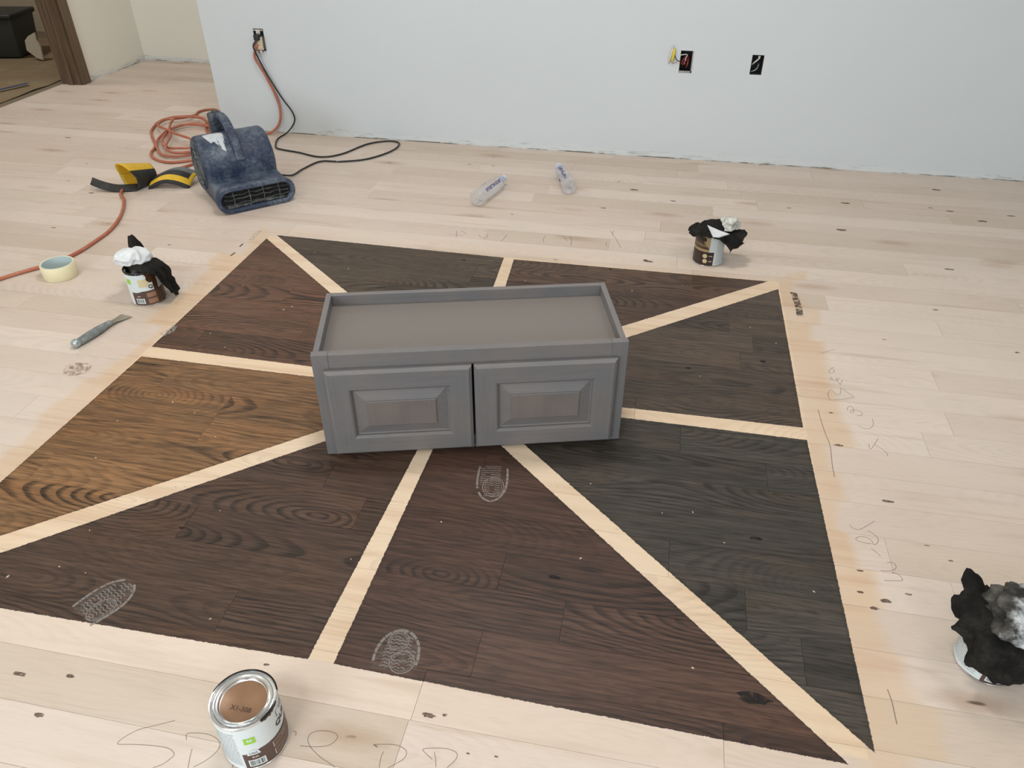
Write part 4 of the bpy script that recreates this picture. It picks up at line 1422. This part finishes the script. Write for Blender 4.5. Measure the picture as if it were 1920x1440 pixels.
def bottle(label, base, tip, roll, crush, seed, text):
    bx, by = base
    a = math.atan2(tip[1] - by, tip[0] - bx)
    t = thing('water_bottle', label, 'bottle', (bx, by, 0.0003), a, 'empty water bottles')
    zc_ = 0.034
    def warp(p):
        """crush: pull the wall in around some dents, then lay the bottle down"""
        q = Vector(p)
        s = q.x
        env = min(1, max(0, (s - 0.015) / 0.05)) * min(1, max(0, (0.225 - s) / 0.04))
        n_ = mnoise.noise(Vector((s * 20, q.y * 24, q.z * 24)) + Vector((seed, 0, 0)))
        f = 1 - crush * env * (0.5 + 0.9 * n_)
        q.y *= f * (1 + 0.18 * crush * env)
        q.z *= f * (1 - 0.5 * crush * env)
        return q
    def make(prof, n=36):
        bm = bmesh.new()
        rows = []
        for r, s in prof:
            rows.append([bm.verts.new(warp((s, r * math.cos(2 * PI * i / n), r * math.sin(2 * PI * i / n)))) for i in range(n)] if r > 1e-6 else [bm.verts.new((s, 0, 0))])
        for p, q in zip(rows, rows[1:]):
            for i in range(n):
                j = (i + 1) % n
                if len(p) == 1:
                    bm.faces.new((p[0], q[i], q[j]))
                elif len(q) == 1:
                    bm.faces.new((p[i], p[j], q[0]))
                else:
                    bm.faces.new((p[i], p[j], q[j], q[i]))
        return bm
    prof = []
    for (r0, s0), (r1, s1) in zip(BP, BP[1:]):
        m_ = max(1, int((s1 - s0) / 0.008))
        for i in range(m_):
            prof.append((r0 + (r1 - r0) * i / m_, s0 + (s1 - s0) * i / m_))
    prof.append(BP[-1])
    parts = [obj('bottle_wall', make(prof), M['plastic'], t, smooth=True),
             obj('cap', make([(0.0, 0.262), (0.0142, 0.262), (0.0146, 0.264), (0.0146, 0.279), (0.0138, 0.281), (0.0, 0.281)][::1]), M['frost'], t, auto=50)]
    def put_text(body, size, s_mid, ang, m, bold, stretch=1.0):
        me = text_mesh(body, size, bold)
        for v in me.vertices:
            s = s_mid + v.co.x * stretch
            aa = ang - v.co.y / 0.0345
            v.co = warp((s, 0.0350 * math.cos(aa), 0.0350 * math.sin(aa)))
        parts.append(link('lettering', me, m, t))
    put_text('smartwater', 0.033, 0.122, text, M['print_blue'], 0.0007, 0.92)
    b = bmesh.new()
    n = 14
    ctr = []
    for i in range(n):
        u = i / (n - 1)
        s = 0.075 + 0.06 * u
        hw = 0.009 * math.sin(PI * u) ** 0.7 * (1.2 - 0.7 * u)
        row = []
        for q in (-1, 0, 1):
            aa = text - R(75) + q * hw / 0.0345
            row.append(b.verts.new(warp((s, 0.0350 * math.cos(aa), 0.0350 * math.sin(aa)))))
        ctr.append(row)
    for p, q in zip(ctr, ctr[1:]):
        for i in range(2):
            b.faces.new((p[i], p[i + 1], q[i + 1], q[i]))
    parts.append(obj('printed_drop', b, M['print_blue'], t))
    b = bmesh.new()
    rows = []
    for s in (0.205, 0.214, 0.223):
        r = 0.0300 - (s - 0.205) * 0.18 + 0.0008
        rows.append([b.verts.new(warp((s, r * math.cos(text + R(-30 + 8 * i)), r * math.sin(text + R(-30 + 8 * i))))) for i in range(10)])
    for p, q in zip(rows, rows[1:]):
        for i in range(9):
            b.faces.new((p[i], p[i + 1], q[i + 1], q[i]))
    parts.append(obj('printed_band', b, M['print_light'], t))
    low = min(v.co.z for v in parts[0].data.vertices)
    for q in parts:
        q.location = (0, 0, -low + 0.0005)
bottle('empty clear water bottle with readable blue lettering, lying on the floor', (-0.757, 3.035), (-0.690, 3.300), 0, 0.10, 1.0, R(128))
bottle('crushed clear water bottle with dents, lying nearer the back wall', (-0.378, 3.245), (-0.470, 3.520), 0, 0.34, 4.0, R(70))

# ------------------------------------------------------------------ electrical boxes in the wall
M['box_blue'] = plain('outlet_box_dark', lin(58, 66, 74), 0.6)
M['box_dark'] = plain('outlet_box_black', lin(24, 25, 28), 0.7)
M['receptacle'] = plain('receptacle_almond', lin(206, 192, 166), 0.4, var=0.1, vs=80)
M['wire_red'] = plain('wire_red', lin(126, 46, 44), 0.45)
M['wire_white'] = plain('wire_white', lin(206, 204, 198), 0.45)
M['wire_black'] = plain('wire_black', lin(24, 24, 25), 0.45)
M['wire_yellow'] = plain('cable_yellow', lin(226, 200, 60), 0.45)
def ebox(i, label, m):
    xa, xb, za, zb = HOLES[i]
    t = thing('electrical_box', label, 'outlet box', ((xa + xb) / 2, YW, (za + zb) / 2), 0, 'outlet boxes in the back wall')
    hx, hz = (xb - xa) / 2 - 0.0015, (zb - za) / 2 - 0.0015
    b = bmesh.new()
    th = 0.002
    box(b, -hx, -hx + th, 0.002, 0.065, -hz, hz)
    box(b, hx - th, hx, 0.002, 0.065, -hz, hz)
    box(b, -hx + th, hx - th, 0.002, 0.065, -hz, -hz + th)
    box(b, -hx + th, hx - th, 0.002, 0.065, hz - th, hz)
    box(b, -hx + th, hx - th, 0.063, 0.065, -hz + th, hz - th)
    obj('box_shell', b, m, t)
    return t, hx, hz
t, hx, hz = ebox(0, 'outlet box with a loose receptacle and two plugged-in cords', M['box_blue'])
b = bbox(-0.018, 0.022, -0.016, 0.018, -0.046, 0.016, 0.004, 2)
rc = obj('receptacle', b, M['receptacle'], t)
b = bmesh.new()
lathe(b, [(0, 0.002), (0.0155, 0.002), (0.0165, 0.0), (0.0165, -0.003)], 24)
o = obj('receptacle_face', b, M['receptacle'], rc, auto=50)
o.rotation_euler = (R(90), 0, 0)
o.location = (0.004, -0.0162, -0.024)
b = bmesh.new()
for sx in (-0.005, 0.005):
    box(b, sx + 0.004 - 0.001, sx + 0.004 + 0.001, -0.0186, -0.0165, -0.025, -0.017)
obj('slot', b, M['wire_black'], rc)
b = bmesh.new()
box(b, -0.010, 0.013, -0.019, -0.0165, -0.062, -0.046)
obj('mounting_strap', b, M['tin'], rc)
b = bmesh.new()
box(b, -0.010, 0.013, -0.006, -0.004, 0.016, 0.050)
obj('mounting_strap', b, M['tin'], rc)
b = bmesh.new()
tube(b, [(0.018, -0.018, -0.058), (0.024, -0.019, -0.064)], 0.0018, 8)
obj('screw', b, M['tin'], rc)
b = bmesh.new()
tube(b, catmull([(0.020, 0.03, 0.03), (0.026, -0.006, 0.02), (0.027, -0.016, -0.01), (0.026, -0.012, -0.04), (0.022, 0.0, -0.048)], 5), 0.0022, 7)
obj('wire', b, M['wire_black'], t, smooth=True)
obj('box_lip', bbox(-hx, hx, -0.004, 0.002, hz - 0.008, hz - 0.002, 0.001), M['tin'], t)

t, hx, hz = ebox(1, 'open outlet box with red wires and a yellow cable hanging out', M['box_dark'])
for nm, pts_, m, r_ in (
        ('wire', [(-0.010, 0.06, -0.03), (-0.014, 0.02, -0.022), (-0.010, 0.004, -0.005), (0.004, 0.012, 0.012), (0.008, 0.05, 0.02)], M['wire_red'], 0.0036),
        ('wire', [(0.000, 0.06, -0.035), (0.004, 0.016, -0.026), (0.008, 0.008, -0.004), (0.010, 0.03, 0.015)], M['wire_red'], 0.0040),
        ('wire', [(-0.018, 0.06, -0.02), (-0.020, 0.014, -0.016), (-0.016, 0.006, 0.006), (-0.004, 0.02, 0.02)], M['wire_red'], 0.0034),
        ('wire', [(-0.006, 0.06, -0.03), (-0.006, 0.010, -0.010), (-0.004, 0.004, 0.014), (0.002, 0.0, 0.030), (-0.012, -0.006, 0.033), (-0.030, -0.010, 0.030)], M['wire_white'], 0.0022),
        ('wire', [(0.0, 0.05, 0.0), (-0.020, 0.006, 0.004), (-0.034, -0.010, 0.004), (-0.046, -0.014, 0.012), (-0.058, -0.012, 0.034)], M['wire_black'], 0.0018)):
    b = bmesh.new()
    tube(b, catmull(pts_, 5), r_, 7)
    obj(nm, b, m, t, smooth=True)
b = bmesh.new()
tube(b, [(-0.0585, -0.010, 0.058), (-0.0590, -0.012, 0.050), (-0.0610, -0.013, 0.030), (-0.0650, -0.013, 0.006), (-0.0670, -0.011, 0.002)], [0.0035, 0.0062, 0.0064, 0.0058, 0.003], 10)
obj('cable_jacket', b, M['wire_yellow'], t, smooth=True)
b = bmesh.new()
tube(b, [(-0.0660, -0.007, 0.072), (-0.0690, -0.009, 0.052), (-0.0740, -0.010, 0.026), (-0.0780, -0.009, 0.002), (-0.0790, -0.006, -0.008)], [0.002, 0.0055, 0.0065, 0.005, 0.002], 9)
obj('cable_paper', b, M['wire_white'], t, smooth=True)
b = bmesh.new()
tube(b, catmull([(-0.068, -0.010, 0.004), (-0.062, -0.012, -0.006), (-0.050, -0.012, -0.004), (-0.040, -0.008, 0.002)], 5), 0.0012, 6)
obj('wire', b, plain('bare_copper', lin(170, 120, 80), 0.35, 0.9), t, smooth=True)
b = bmesh.new()
box(b, -hx - 0.001, hx + 0.002, -0.002, 0.001, -hz - 0.001, -hz + 0.008)
box(b, hx - 0.003, hx + 0.002, -0.002, 0.001, -hz, hz)
obj('box_lip', b, M['tin'], t)

t, hx, hz = ebox(2, 'open outlet box with only a stub of white cable', M['box_dark'])
b = bmesh.new()
tube(b, [(-0.024, 0.012, -0.004), (-0.006, 0.004, 0.016), (0.008, 0.002, 0.030)], [0.0026, 0.0034, 0.0026], 8)
obj('cable', b, M['wire_white'], t, smooth=True)
b = bmesh.new()
tube(b, catmull([(-0.02, 0.03, -0.036), (-0.004, 0.028, -0.030), (0.008, 0.032, -0.018), (0.012, 0.045, -0.004)], 5), 0.003, 7)
obj('cable', b, M['ink_grey'], t, smooth=True)
obj('box_screw_tab', bbox(0.0, 0.010, -0.001, 0.006, hz - 0.012, hz - 0.002, 0.001), M['tin'], t)

# ------------------------------------------------------------------ things in the dim room beyond the door
M['bin'] = plain('dark_bin_plastic', lin(58, 62, 62), 0.5, var=0.06)
M['bin_lid'] = plain('dark_bin_lid', lin(44, 47, 48), 0.5)
t = thing('trash_bin', 'dark grey trash bin standing in the dim next room', 'bin', (-4.80, 5.14, 0.012), R(12))
def frus(x0, x1, z0, z1, bev):
    b = bmesh.new()
    v = [b.verts.new(p) for p in ((-x0, -x0 * .9, z0), (x0, -x0 * .9, z0), (x0, x0 * .9, z0), (-x0, x0 * .9, z0), (-x1, -x1 * .9, z1), (x1, -x1 * .9, z1), (x1, x1 * .9, z1), (-x1, x1 * .9, z1))]
    for f in ((0, 3, 2, 1), (4, 5, 6, 7), (0, 1, 5, 4), (1, 2, 6, 5), (2, 3, 7, 6), (3, 0, 4, 7)):
        b.faces.new([v[i] for i in f])
    bmesh.ops.bevel(b, geom=b.edges[:], offset=bev, segments=3, affect='EDGES', profile=0.5)
    return b
obj('bin_body', frus(0.16, 0.185, 0, 0.27, 0.02), M['bin'], t, auto=50)
obj('bin_rim', frus(0.195, 0.197, 0.255, 0.29, 0.012), M['bin_lid'], t, auto=50)
# kraft paper laid over the floor there
b = bmesh.new()
n = 26
V = []
for i in range(n + 1):
    row = []
    for j in range(n + 1):
        x = -6.2 + 2.26 * i / n + 0.03 * mnoise.noise(Vector((j * 0.6, 3, 0)))
        y = 2.4 + 3.3 * j / n + 0.05 * mnoise.noise(Vector((i * 0.5, 9, 0)))
        z = 0.004 + 0.010 * max(0, mnoise.noise(Vector((i * 0.7, j * 0.7, 1)))) + 0.006 * abs(mnoise.noise(Vector((i * 1.7, j * 0.5, 4))))
        row.append(b.verts.new((x, y, z)))
    V.append(row)
for i in range(n):
    for j in range(n):
        b.faces.new((V[i][j], V[i + 1][j], V[i + 1][j + 1], V[i][j + 1]))
o = obj('drop_cloth', b, dusty('brown_floor_paper', lin(136, 116, 88), lin(160, 146, 122), 0.8, 0.6, 5), None, smooth=True)
tag(o, 'wrinkled brown protection paper covering the next room floor', 'drop cloth')
b = bmesh.new()
for i, (x, y) in enumerate([(-3.97, 3.72), (-4.02, 3.98), (-4.10, 4.22), (-4.10, 4.46)]):
    pass
ribbon(b, catmull([(-4.12, 3.74, 0), (-4.16, 4.02, 0), (-4.12, 4.20, 0), (-4.05, 4.40, 0)], 6), 0.030, 0.021)
o = obj('tape_strip', b, plain('blue_tape', lin(44, 62, 104), 0.6))
o.modifiers.new('thickness', 'SOLIDIFY').thickness = 0.0006
tag(o, 'strip of blue tape on the brown floor paper', 'tape')
# pale sheet of wallboard leaning on that wall
b = bmesh.new()
out = [(-0.006, 0.062), (0.061, 0.015), (0.108, 0.003), (0.113, 0.089), (0.094, 0.137), (0.096, 0.183), (0.034, 0.156), (0.0, 0.126)]
lo = [b.verts.new((x, 0, z)) for x, z in out]
hi = [b.verts.new((x, 0.012, z)) for x, z in out]
b.faces.new(lo); b.faces.new(hi)
for i in range(len(out)):
    j = (i + 1) % len(out)
    b.faces.new((lo[i], lo[j], hi[j], hi[i]))
o = obj('board_offcut', b, plain('pale_board', lin(206, 196, 176), 0.8))
o.location = (-4.519, 5.0, 0.012)
o.rotation_euler = (R(-6), 0, 0)
tag(o, 'pale board offcut leaning beside the dark trash bin', 'board')

# ------------------------------------------------------------------ marks lying on the boards
M['dust_print'] = marks('dusty_shoe_print', lin(160, 152, 146), 0.62, 90.0, 0.20, 0.50)
M['dust_haze'] = marks('thin_dust_film', lin(160, 152, 146), 0.22, 70.0, 0.35, 0.70)
M['pencil'] = marks('pencil_line', lin(120, 106, 96), 0.6, 120.0, 0.10, 0.40)
M['plastic_smear'] = marks('dried_clear_smear', lin(196, 190, 184), 0.6, 120.0, 0.40, 0.60)

def shoe_print(label, ctr, ang, half_w, front, back, keep, seed, ovals=(), haze=True):
    """front part of a sole pressed in dust: rim segments, a ring and wavy tread bars"""
    g = random.Random(seed)
    b = bmesh.new()
    ca, sa = math.cos(ang), math.sin(ang)
    def toW(u, v):
        return (ctr[0] + u * ca - v * sa, ctr[1] + u * sa + v * ca)
    def width(u):
        if u > 0:
            return half_w * math.sqrt(max(0, 1 - (u / front) ** 2.4)) * (1 - 0.05 * u / front)
        return half_w * (1 - 0.10 * (u / back) ** 2 if back else 1)
    Z = 0.0004
    for side in (-1, 1):
        u = -back
        while u < front * 0.995:
            du = g.uniform(0.010, 0.018)
            n = 5
            pts = []
            for i in range(n + 1):
                q = min(u + (du - 0.0015) * i / n, front * 0.999)
                pts.append((q, side * (width(q) - 0.003)))
            pw = [toW(*p) for p in pts]
            if all(keep(*p) for p in pts) and g.random() < 0.9:
                ribbon(b, pw, 0.0055, Z)
            u += du
    for (uc, vc, ru, rv) in ovals:
        for f in (1.0, 0.80):
            pw = [toW(uc + ru * f * math.cos(2 * PI * i / 40), vc + rv * f * math.sin(2 * PI * i / 40)) for i in range(41)]
            ok = all(keep(uc + ru * f * math.cos(2 * PI * i / 40), vc + rv * f * math.sin(2 * PI * i / 40)) for i in range(41))
            if ok:
                ribbon(b, pw, 0.0022 if f == 1.0 else 0.0012, Z)
    u = -back + 0.006
    while u < front - 0.006:
        v = -half_w + 0.010
        while v < half_w - 0.012:
            seg = []
            for i in range(9):
                vv_ = v + 0.0122 * i / 8
                seg.append((u + 0.0030 * abs(math.sin(PI * i / 8)), vv_))
            if all(abs(p[1]) < width(p[0]) - 0.008 and keep(*p) for p in seg) and g.random() < 0.93:
                ribbon(b, [toW(*p) for p in seg], 0.0019, Z)
            v += 0.0125
        u += 0.0075
    o = obj('shoe_print', b, M['dust_print'], floor_root)
    o['label'] = label
    if haze:
        b = bmesh.new()
        loop = []
        N_ = 40
        us = [-back + (front + back) * i / N_ for i in range(N_ + 1)]
        quads = []
        for q in us:
            quads.append((b.verts.new(toW(q, -width(min(q, front * 0.999))) + (0.0003,)), b.verts.new(toW(q, width(min(q, front * 0.999))) + (0.0003,)), q))
        for p, q in zip(quads, quads[1:]):
            if keep(p[2], 0) and keep(q[2], 0):
                b.faces.new((p[0], p[1], q[1], q[0]))
        obj('dust_film', b, M['dust_haze'], o)
    return o
# prints on the espresso, dark walnut and by the cabinet
shoe_print('dusty shoe print cut off by the sample edge', (-0.392, 0.828), R(93), 0.046, 0.062, 0.030,
           lambda u, v: (0.828 + u * math.sin(R(93)) + v * math.cos(R(93))) > 0.788 + 0.002, 2, ovals=((-0.010, -0.014, 0.024, 0.024), (0.036, 0.004, 0.022, 0.020)))
shoe_print('dusty shoe print on the dark walnut sample', (-1.030, 0.838), R(62), 0.044, 0.062, 0.050,
           lambda u, v: True, 3, ovals=((-0.016, -0.016, 0.030, 0.022),))
shoe_print('dusty shoe print in front of the cabinet', (-0.316, 1.352), R(-82), 0.040, 0.072, 0.075,
           lambda u, v: u > -0.060 and not (u < 0.0 and v < 0.0 and u + 0.5 * v > -0.03 and False), 4, ovals=((0.022, 0.004, 0.034, 0.026),), haze=False)

def strokes(name, label, lst, w, m):
    b = bmesh.new()
    for st_ in lst:
        ribbon(b, catmull([(p[0], p[1], 0) for p in st_], 5), w, 0.00045)
    o = obj(name, b, m, floor_root)
    o['label'] = label
    return o
M['pencil_faint'] = marks('faint_pencil_line', lin(120, 104, 92), 0.45, 120.0, 0.10, 0.40)
M['stain_mark'] = marks('black_dash', lin(40, 34, 30), 0.8, 90.0, 0.10, 0.30)
M['stain_smudge'] = marks('black_stain_smudge', lin(60, 52, 46), 0.8, 60.0, 0.35, 0.60)
strokes('pencil_writing', 'pencilled letters beside the closed can', [
    [(-0.741, 0.625), (-0.770, 0.610), (-0.796, 0.596), (-0.812, 0.579), (-0.816, 0.566), (-0.791, 0.570), (-0.755, 0.575), (-0.725, 0.576), (-0.709, 0.569), (-0.711, 0.559), (-0.719, 0.548), (-0.731, 0.540)],
    [(-0.683, 0.583), (-0.679, 0.569), (-0.672, 0.551)],
    [(-0.701, 0.596), (-0.707, 0.606), (-0.692, 0.611), (-0.670, 0.613), (-0.649, 0.608), (-0.639, 0.599), (-0.639, 0.586), (-0.649, 0.569), (-0.664, 0.554)],
    [(-0.603, 0.579), (-0.598, 0.566)],
    [(-0.524, 0.648), (-0.518, 0.647), (-0.516, 0.640)],
    [(-0.501, 0.625), (-0.476, 0.628), (-0.453, 0.635), (-0.443, 0.647), (-0.444, 0.656), (-0.456, 0.660), (-0.477, 0.658), (-0.491, 0.650), (-0.492, 0.639), (-0.481, 0.626), (-0.458, 0.613), (-0.441, 0.607), (-0.426, 0.601)],
    [(-0.353, 0.644), (-0.355, 0.635), (-0.352, 0.615)],
    [(-0.376, 0.653), (-0.366, 0.649), (-0.374, 0.652), (-0.354, 0.657), (-0.333, 0.659), (-0.316, 0.653), (-0.314, 0.641), (-0.323, 0.630), (-0.337, 0.618)],
    [(-0.267, 0.660), (-0.261, 0.648), (-0.257, 0.635)],
    [(-0.267, 0.647), (-0.281, 0.655), (-0.288, 0.661), (-0.273, 0.666), (-0.249, 0.670), (-0.230, 0.667), (-0.226, 0.659), (-0.230, 0.649), (-0.238, 0.638)],
], 0.0012, M['pencil'])
strokes('pencil_writing', 'pencilled letters beside the grey samples', [
    [(0.562, 2.112), (0.563, 2.117), (0.580, 2.129), (0.605, 2.146)],
    [(0.589, 2.042), (0.580, 2.035), (0.570, 2.017), (0.572, 2.007), (0.581, 2.011), (0.587, 2.026), (0.580, 2.037)],
    [(0.568, 1.966), (0.571, 1.984), (0.575, 1.977), (0.576, 1.967)],
    [(0.586, 1.986), (0.588, 1.967), (0.592, 1.953), (0.595, 1.949)],
    [(0.576, 1.967), (0.584, 1.969), (0.596, 1.987)],
    [(0.603, 1.978), (0.600, 1.967), (0.594, 1.954)],
    [(0.554, 1.864), (0.551, 1.880), (0.552, 1.897), (0.559, 1.915), (0.566, 1.914), (0.572, 1.901), (0.576, 1.895), (0.585, 1.901), (0.589, 1.916), (0.591, 1.931), (0.596, 1.931), (0.607, 1.915), (0.621, 1.896), (0.611, 1.887), (0.589, 1.878), (0.565, 1.871)],
    [(0.595, 1.824), (0.594, 1.833), (0.599, 1.843), (0.607, 1.847), (0.611, 1.837), (0.608, 1.818), (0.600, 1.819), (0.606, 1.829), (0.618, 1.831), (0.629, 1.827), (0.632, 1.816), (0.625, 1.807), (0.616, 1.806)],
    [(0.611, 1.762), (0.620, 1.753), (0.634, 1.750), (0.645, 1.758), (0.654, 1.775), (0.655, 1.799)],
    [(0.626, 1.686), (0.628, 1.663), (0.654, 1.712)],
    [(0.642, 1.684), (0.656, 1.669), (0.665, 1.653), (0.664, 1.641)],
], 0.0013, M['pencil'])
strokes('pencil_writing', 'pencilled letters beside the charcoal sample', [
    [(0.529, 1.369), (0.536, 1.359), (0.548, 1.357), (0.566, 1.371), (0.589, 1.393)],
    [(0.568, 1.316), (0.553, 1.317), (0.538, 1.321), (0.539, 1.330), (0.556, 1.336), (0.570, 1.327), (0.573, 1.315), (0.582, 1.322), (0.586, 1.336), (0.579, 1.349), (0.567, 1.358)],
    [(0.565, 1.302), (0.575, 1.291), (0.582, 1.282)],
    [(0.574, 1.239), (0.592, 1.242), (0.606, 1.250), (0.609, 1.261), (0.604, 1.268), (0.592, 1.266)],
    [(0.575, 1.212), (0.597, 1.215), (0.612, 1.218), (0.615, 1.225), (0.608, 1.236), (0.596, 1.238)],
], 0.0013, M['pencil'])
strokes('pencil_writing', 'faint pencilled letters behind the samples', [
    [(-0.777, 2.775), (-0.764, 2.717)],
    [(-0.801, 2.733), (-0.768, 2.735), (-0.741, 2.738)],
    [(-0.761, 2.780), (-0.729, 2.753)],
    [(-0.148, 2.903), (-0.151, 2.864), (-0.135, 2.826), (-0.109, 2.749)],
    [(-0.163, 2.900), (-0.150, 2.864)],
    [(-0.376, 2.810), (-0.345, 2.807), (-0.328, 2.777), (-0.324, 2.763)],
    [(-0.318, 2.810), (-0.307, 2.776), (-0.303, 2.728)],
    [(-0.415, 2.800), (-0.418, 2.764), (-0.410, 2.736)],
    [(-0.170, 2.789), (-0.168, 2.765), (-0.162, 2.747)],
    [(-0.569, 2.780), (-0.574, 2.738), (-0.581, 2.712)],
    [(-0.682, 2.757), (-0.663, 2.730), (-0.643, 2.739), (-0.646, 2.764)],
], 0.0024, M['pencil_faint'])
strokes('scratch', 'long dark scratch beside the samples', [
    [(0.514, 1.813), (0.516, 1.760), (0.520, 1.702), (0.525, 1.658), (0.520, 1.583), (0.519, 1.532)],
], 0.0022, M['pencil_faint'])
strokes('scratch', 'thin dark scratch near the charcoal sample tip', [
    [(0.531, 0.941), (0.534, 0.917), (0.534, 0.890), (0.534, 0.871)],
], 0.0018, M['pencil'])
strokes('clear_smear', 'dried clear smear on the brown oak sample', [
    [(-1.511, 1.814), (-1.498, 1.840), (-1.498, 1.877)],
    [(-1.499, 1.810), (-1.483, 1.836), (-1.488, 1.869)],
    [(-1.500, 1.833), (-1.485, 1.853)],
], 0.012, M['plastic_smear'])
strokes('filler_smear', 'white filler smear at the tape corner', [
    [(-1.562, 2.618), (-1.564, 2.582), (-1.558, 2.528)],
], 0.016, M['plastic_smear'])
strokes('stain_mark', 'two short black dashes on the tape band', [
    [(-1.572, 2.491), (-1.571, 2.462)],
    [(-1.564, 2.412), (-1.567, 2.382)],
], 0.006, M['stain_mark'])
strokes('stain_mark', 'black stain smudge outside the dark grey sample', [
    [(0.515, 2.505), (0.519, 2.459), (0.522, 2.403), (0.521, 2.341)],
], 0.022, M['stain_smudge'])

# knots and mineral flecks of single boards, elongated along the grain
def knot_marks(name, label, lst, m, seed):
    g = random.Random(seed)
    b = bmesh.new()
    for x, y, s in lst:
        n = 14
        L_, W_ = 0.0115 * s * g.uniform(0.8, 1.3), 0.0048 * s * g.uniform(0.8, 1.2)
        ring = []
        for i in range(n):
            a = 2 * PI * i / n
            f = 1 + 0.25 * g.uniform(-1, 1)
            ring.append(b.verts.new((x + L_ * f * math.cos(a) , y + W_ * f * math.sin(a), 0.00035)))
        b.faces.new(ring)
    o = obj(name, b, m, floor_root)
    o['kind'] = 'stuff'
    o['label'] = label
KNOTS = [(0.763, 3.093, 2.0), (1.253, 3.639, 1.5), (0.823, 3.392, 1.6), (1.355, 3.299, 1.4), (1.490, 3.383, 1.5), (1.248, 3.387, 1.2), (1.102, 2.802, 1.2), (0.576, 3.288, 1.0), (0.080, 3.268, 1.0), (-0.175, 3.460, 0.8), (-0.095, 3.368, 1.6), (-0.213, 3.129, 1.0), (0.001, 2.649, 1.3), (-0.343, 2.594, 0.6), (1.177, 3.409, 1.0), (-3.116, 3.524, 1.6), (-2.761, 3.183, 0.6), (-2.696, 2.960, 0.7), (-2.492, 2.846, 1.0), (-1.850, 2.425, 0.7), (-2.406, 2.479, 0.8), (-0.985, 0.668, 0.8), (-1.084, 0.653, 1.0), (-0.990, 0.587, 0.9), (-0.631, 0.763, 0.5), (-0.295, 0.724, 0.9), (-0.267, 0.730, 0.5), (-0.209, 0.669, 0.3), (-0.159, 0.673, 0.3), (0.529, 1.230, 0.6), (0.542, 1.131, 0.9), (0.619, 1.183, 0.7), (0.569, 1.155, 1.1), (0.520, 1.169, 0.6), (0.690, 1.336, 0.4), (0.731, 1.298, 0.4), (0.548, 1.663, 0.9), (0.547, 1.805, 0.8), (0.976, 2.471, 0.9), (0.768, 2.237, 0.5), (1.160, 2.239, 0.9), (0.633, 1.468, 1.0), (0.487, 3.813, 0.8), (-0.820, 3.668, 0.6), (-0.794, 3.548, 0.9), (-0.914, 3.547, 0.8), (-0.589, 2.983, 0.6)]
DARK_KNOTS = [(-0.119, 1.082, 1.3), (0.286, 0.873, 2.2), (0.314, 1.282, 1.0), (0.379, 2.032, 1.2), (0.156, 1.952, 0.8), (-0.986, 1.057, 0.7), (-0.131, 2.555, 1.0), (-0.009, 2.656, 0.9), (-0.683, 2.521, 1.0)]
knot_marks('knot_flecks', 'small brown knots in the bare boards', KNOTS, marks('knot_brown', lin(100, 80, 64), 0.8, 220.0, 0.25, 0.55), 3)
knot_marks('dark_knots', 'black knots in the stained boards', DARK_KNOTS, marks('knot_black', lin(20, 17, 15), 0.85, 70.0, 0.30, 0.55), 4)
# a brown hand-sized dirt smudge beside the putty knife
M['dirt'] = marks('brown_dirt_smudge', lin(150, 128, 104), 0.6, 60.0, 0.40, 0.62)
for i, ((x, y), r_) in enumerate([((-1.643, 1.587), 0.035)]):
    b = bmesh.new()
    n = 40
    b.faces.new([b.verts.new((x + r_ * 1.2 * math.cos(2 * PI * k_ / n) * (1 + 0.35 * mnoise.noise(Vector((k_ * 0.45, i * 5.0, 1)))), y + r_ * math.sin(2 * PI * k_ / n) * (1 + 0.35 * mnoise.noise(Vector((k_ * 0.45, i * 5.0, 7)))), 0.0003)) for k_ in range(n)])
    o = obj('dirt_smudge', b, M['dirt'], floor_root)

# tiny pale chips scattered on the dark samples
b = bmesh.new()
g = random.Random(31)
for i in range(60):
    x, y = g.uniform(-1.45, 0.44), g.uniform(0.82, 2.5)
    s = g.uniform(0.0012, 0.0028)
    a = g.uniform(0, PI)
    z0 = 0.0002
    pts_ = [(x + s * math.cos(a + q) * (1.6 if q in (0, PI) else 0.7), y + s * math.sin(a + q) * (1.6 if q in (0, PI) else 0.7)) for q in (0, PI / 2, PI, 3 * PI / 2)]
    lo = [b.verts.new((p[0], p[1], z0)) for p in pts_]
    hi = [b.verts.new((p[0], p[1], z0 + s * 0.6)) for p in pts_]
    b.faces.new(hi)
    for q in range(4):
        b.faces.new((lo[q], lo[(q + 1) % 4], hi[(q + 1) % 4], hi[q]))
o = obj('wood_chips', b, plain('pale_wood_chip', lin(214, 196, 172), 0.8))
o['kind'] = 'stuff'
tag(o, 'tiny pale wood chips scattered over the dark samples', 'wood chips')
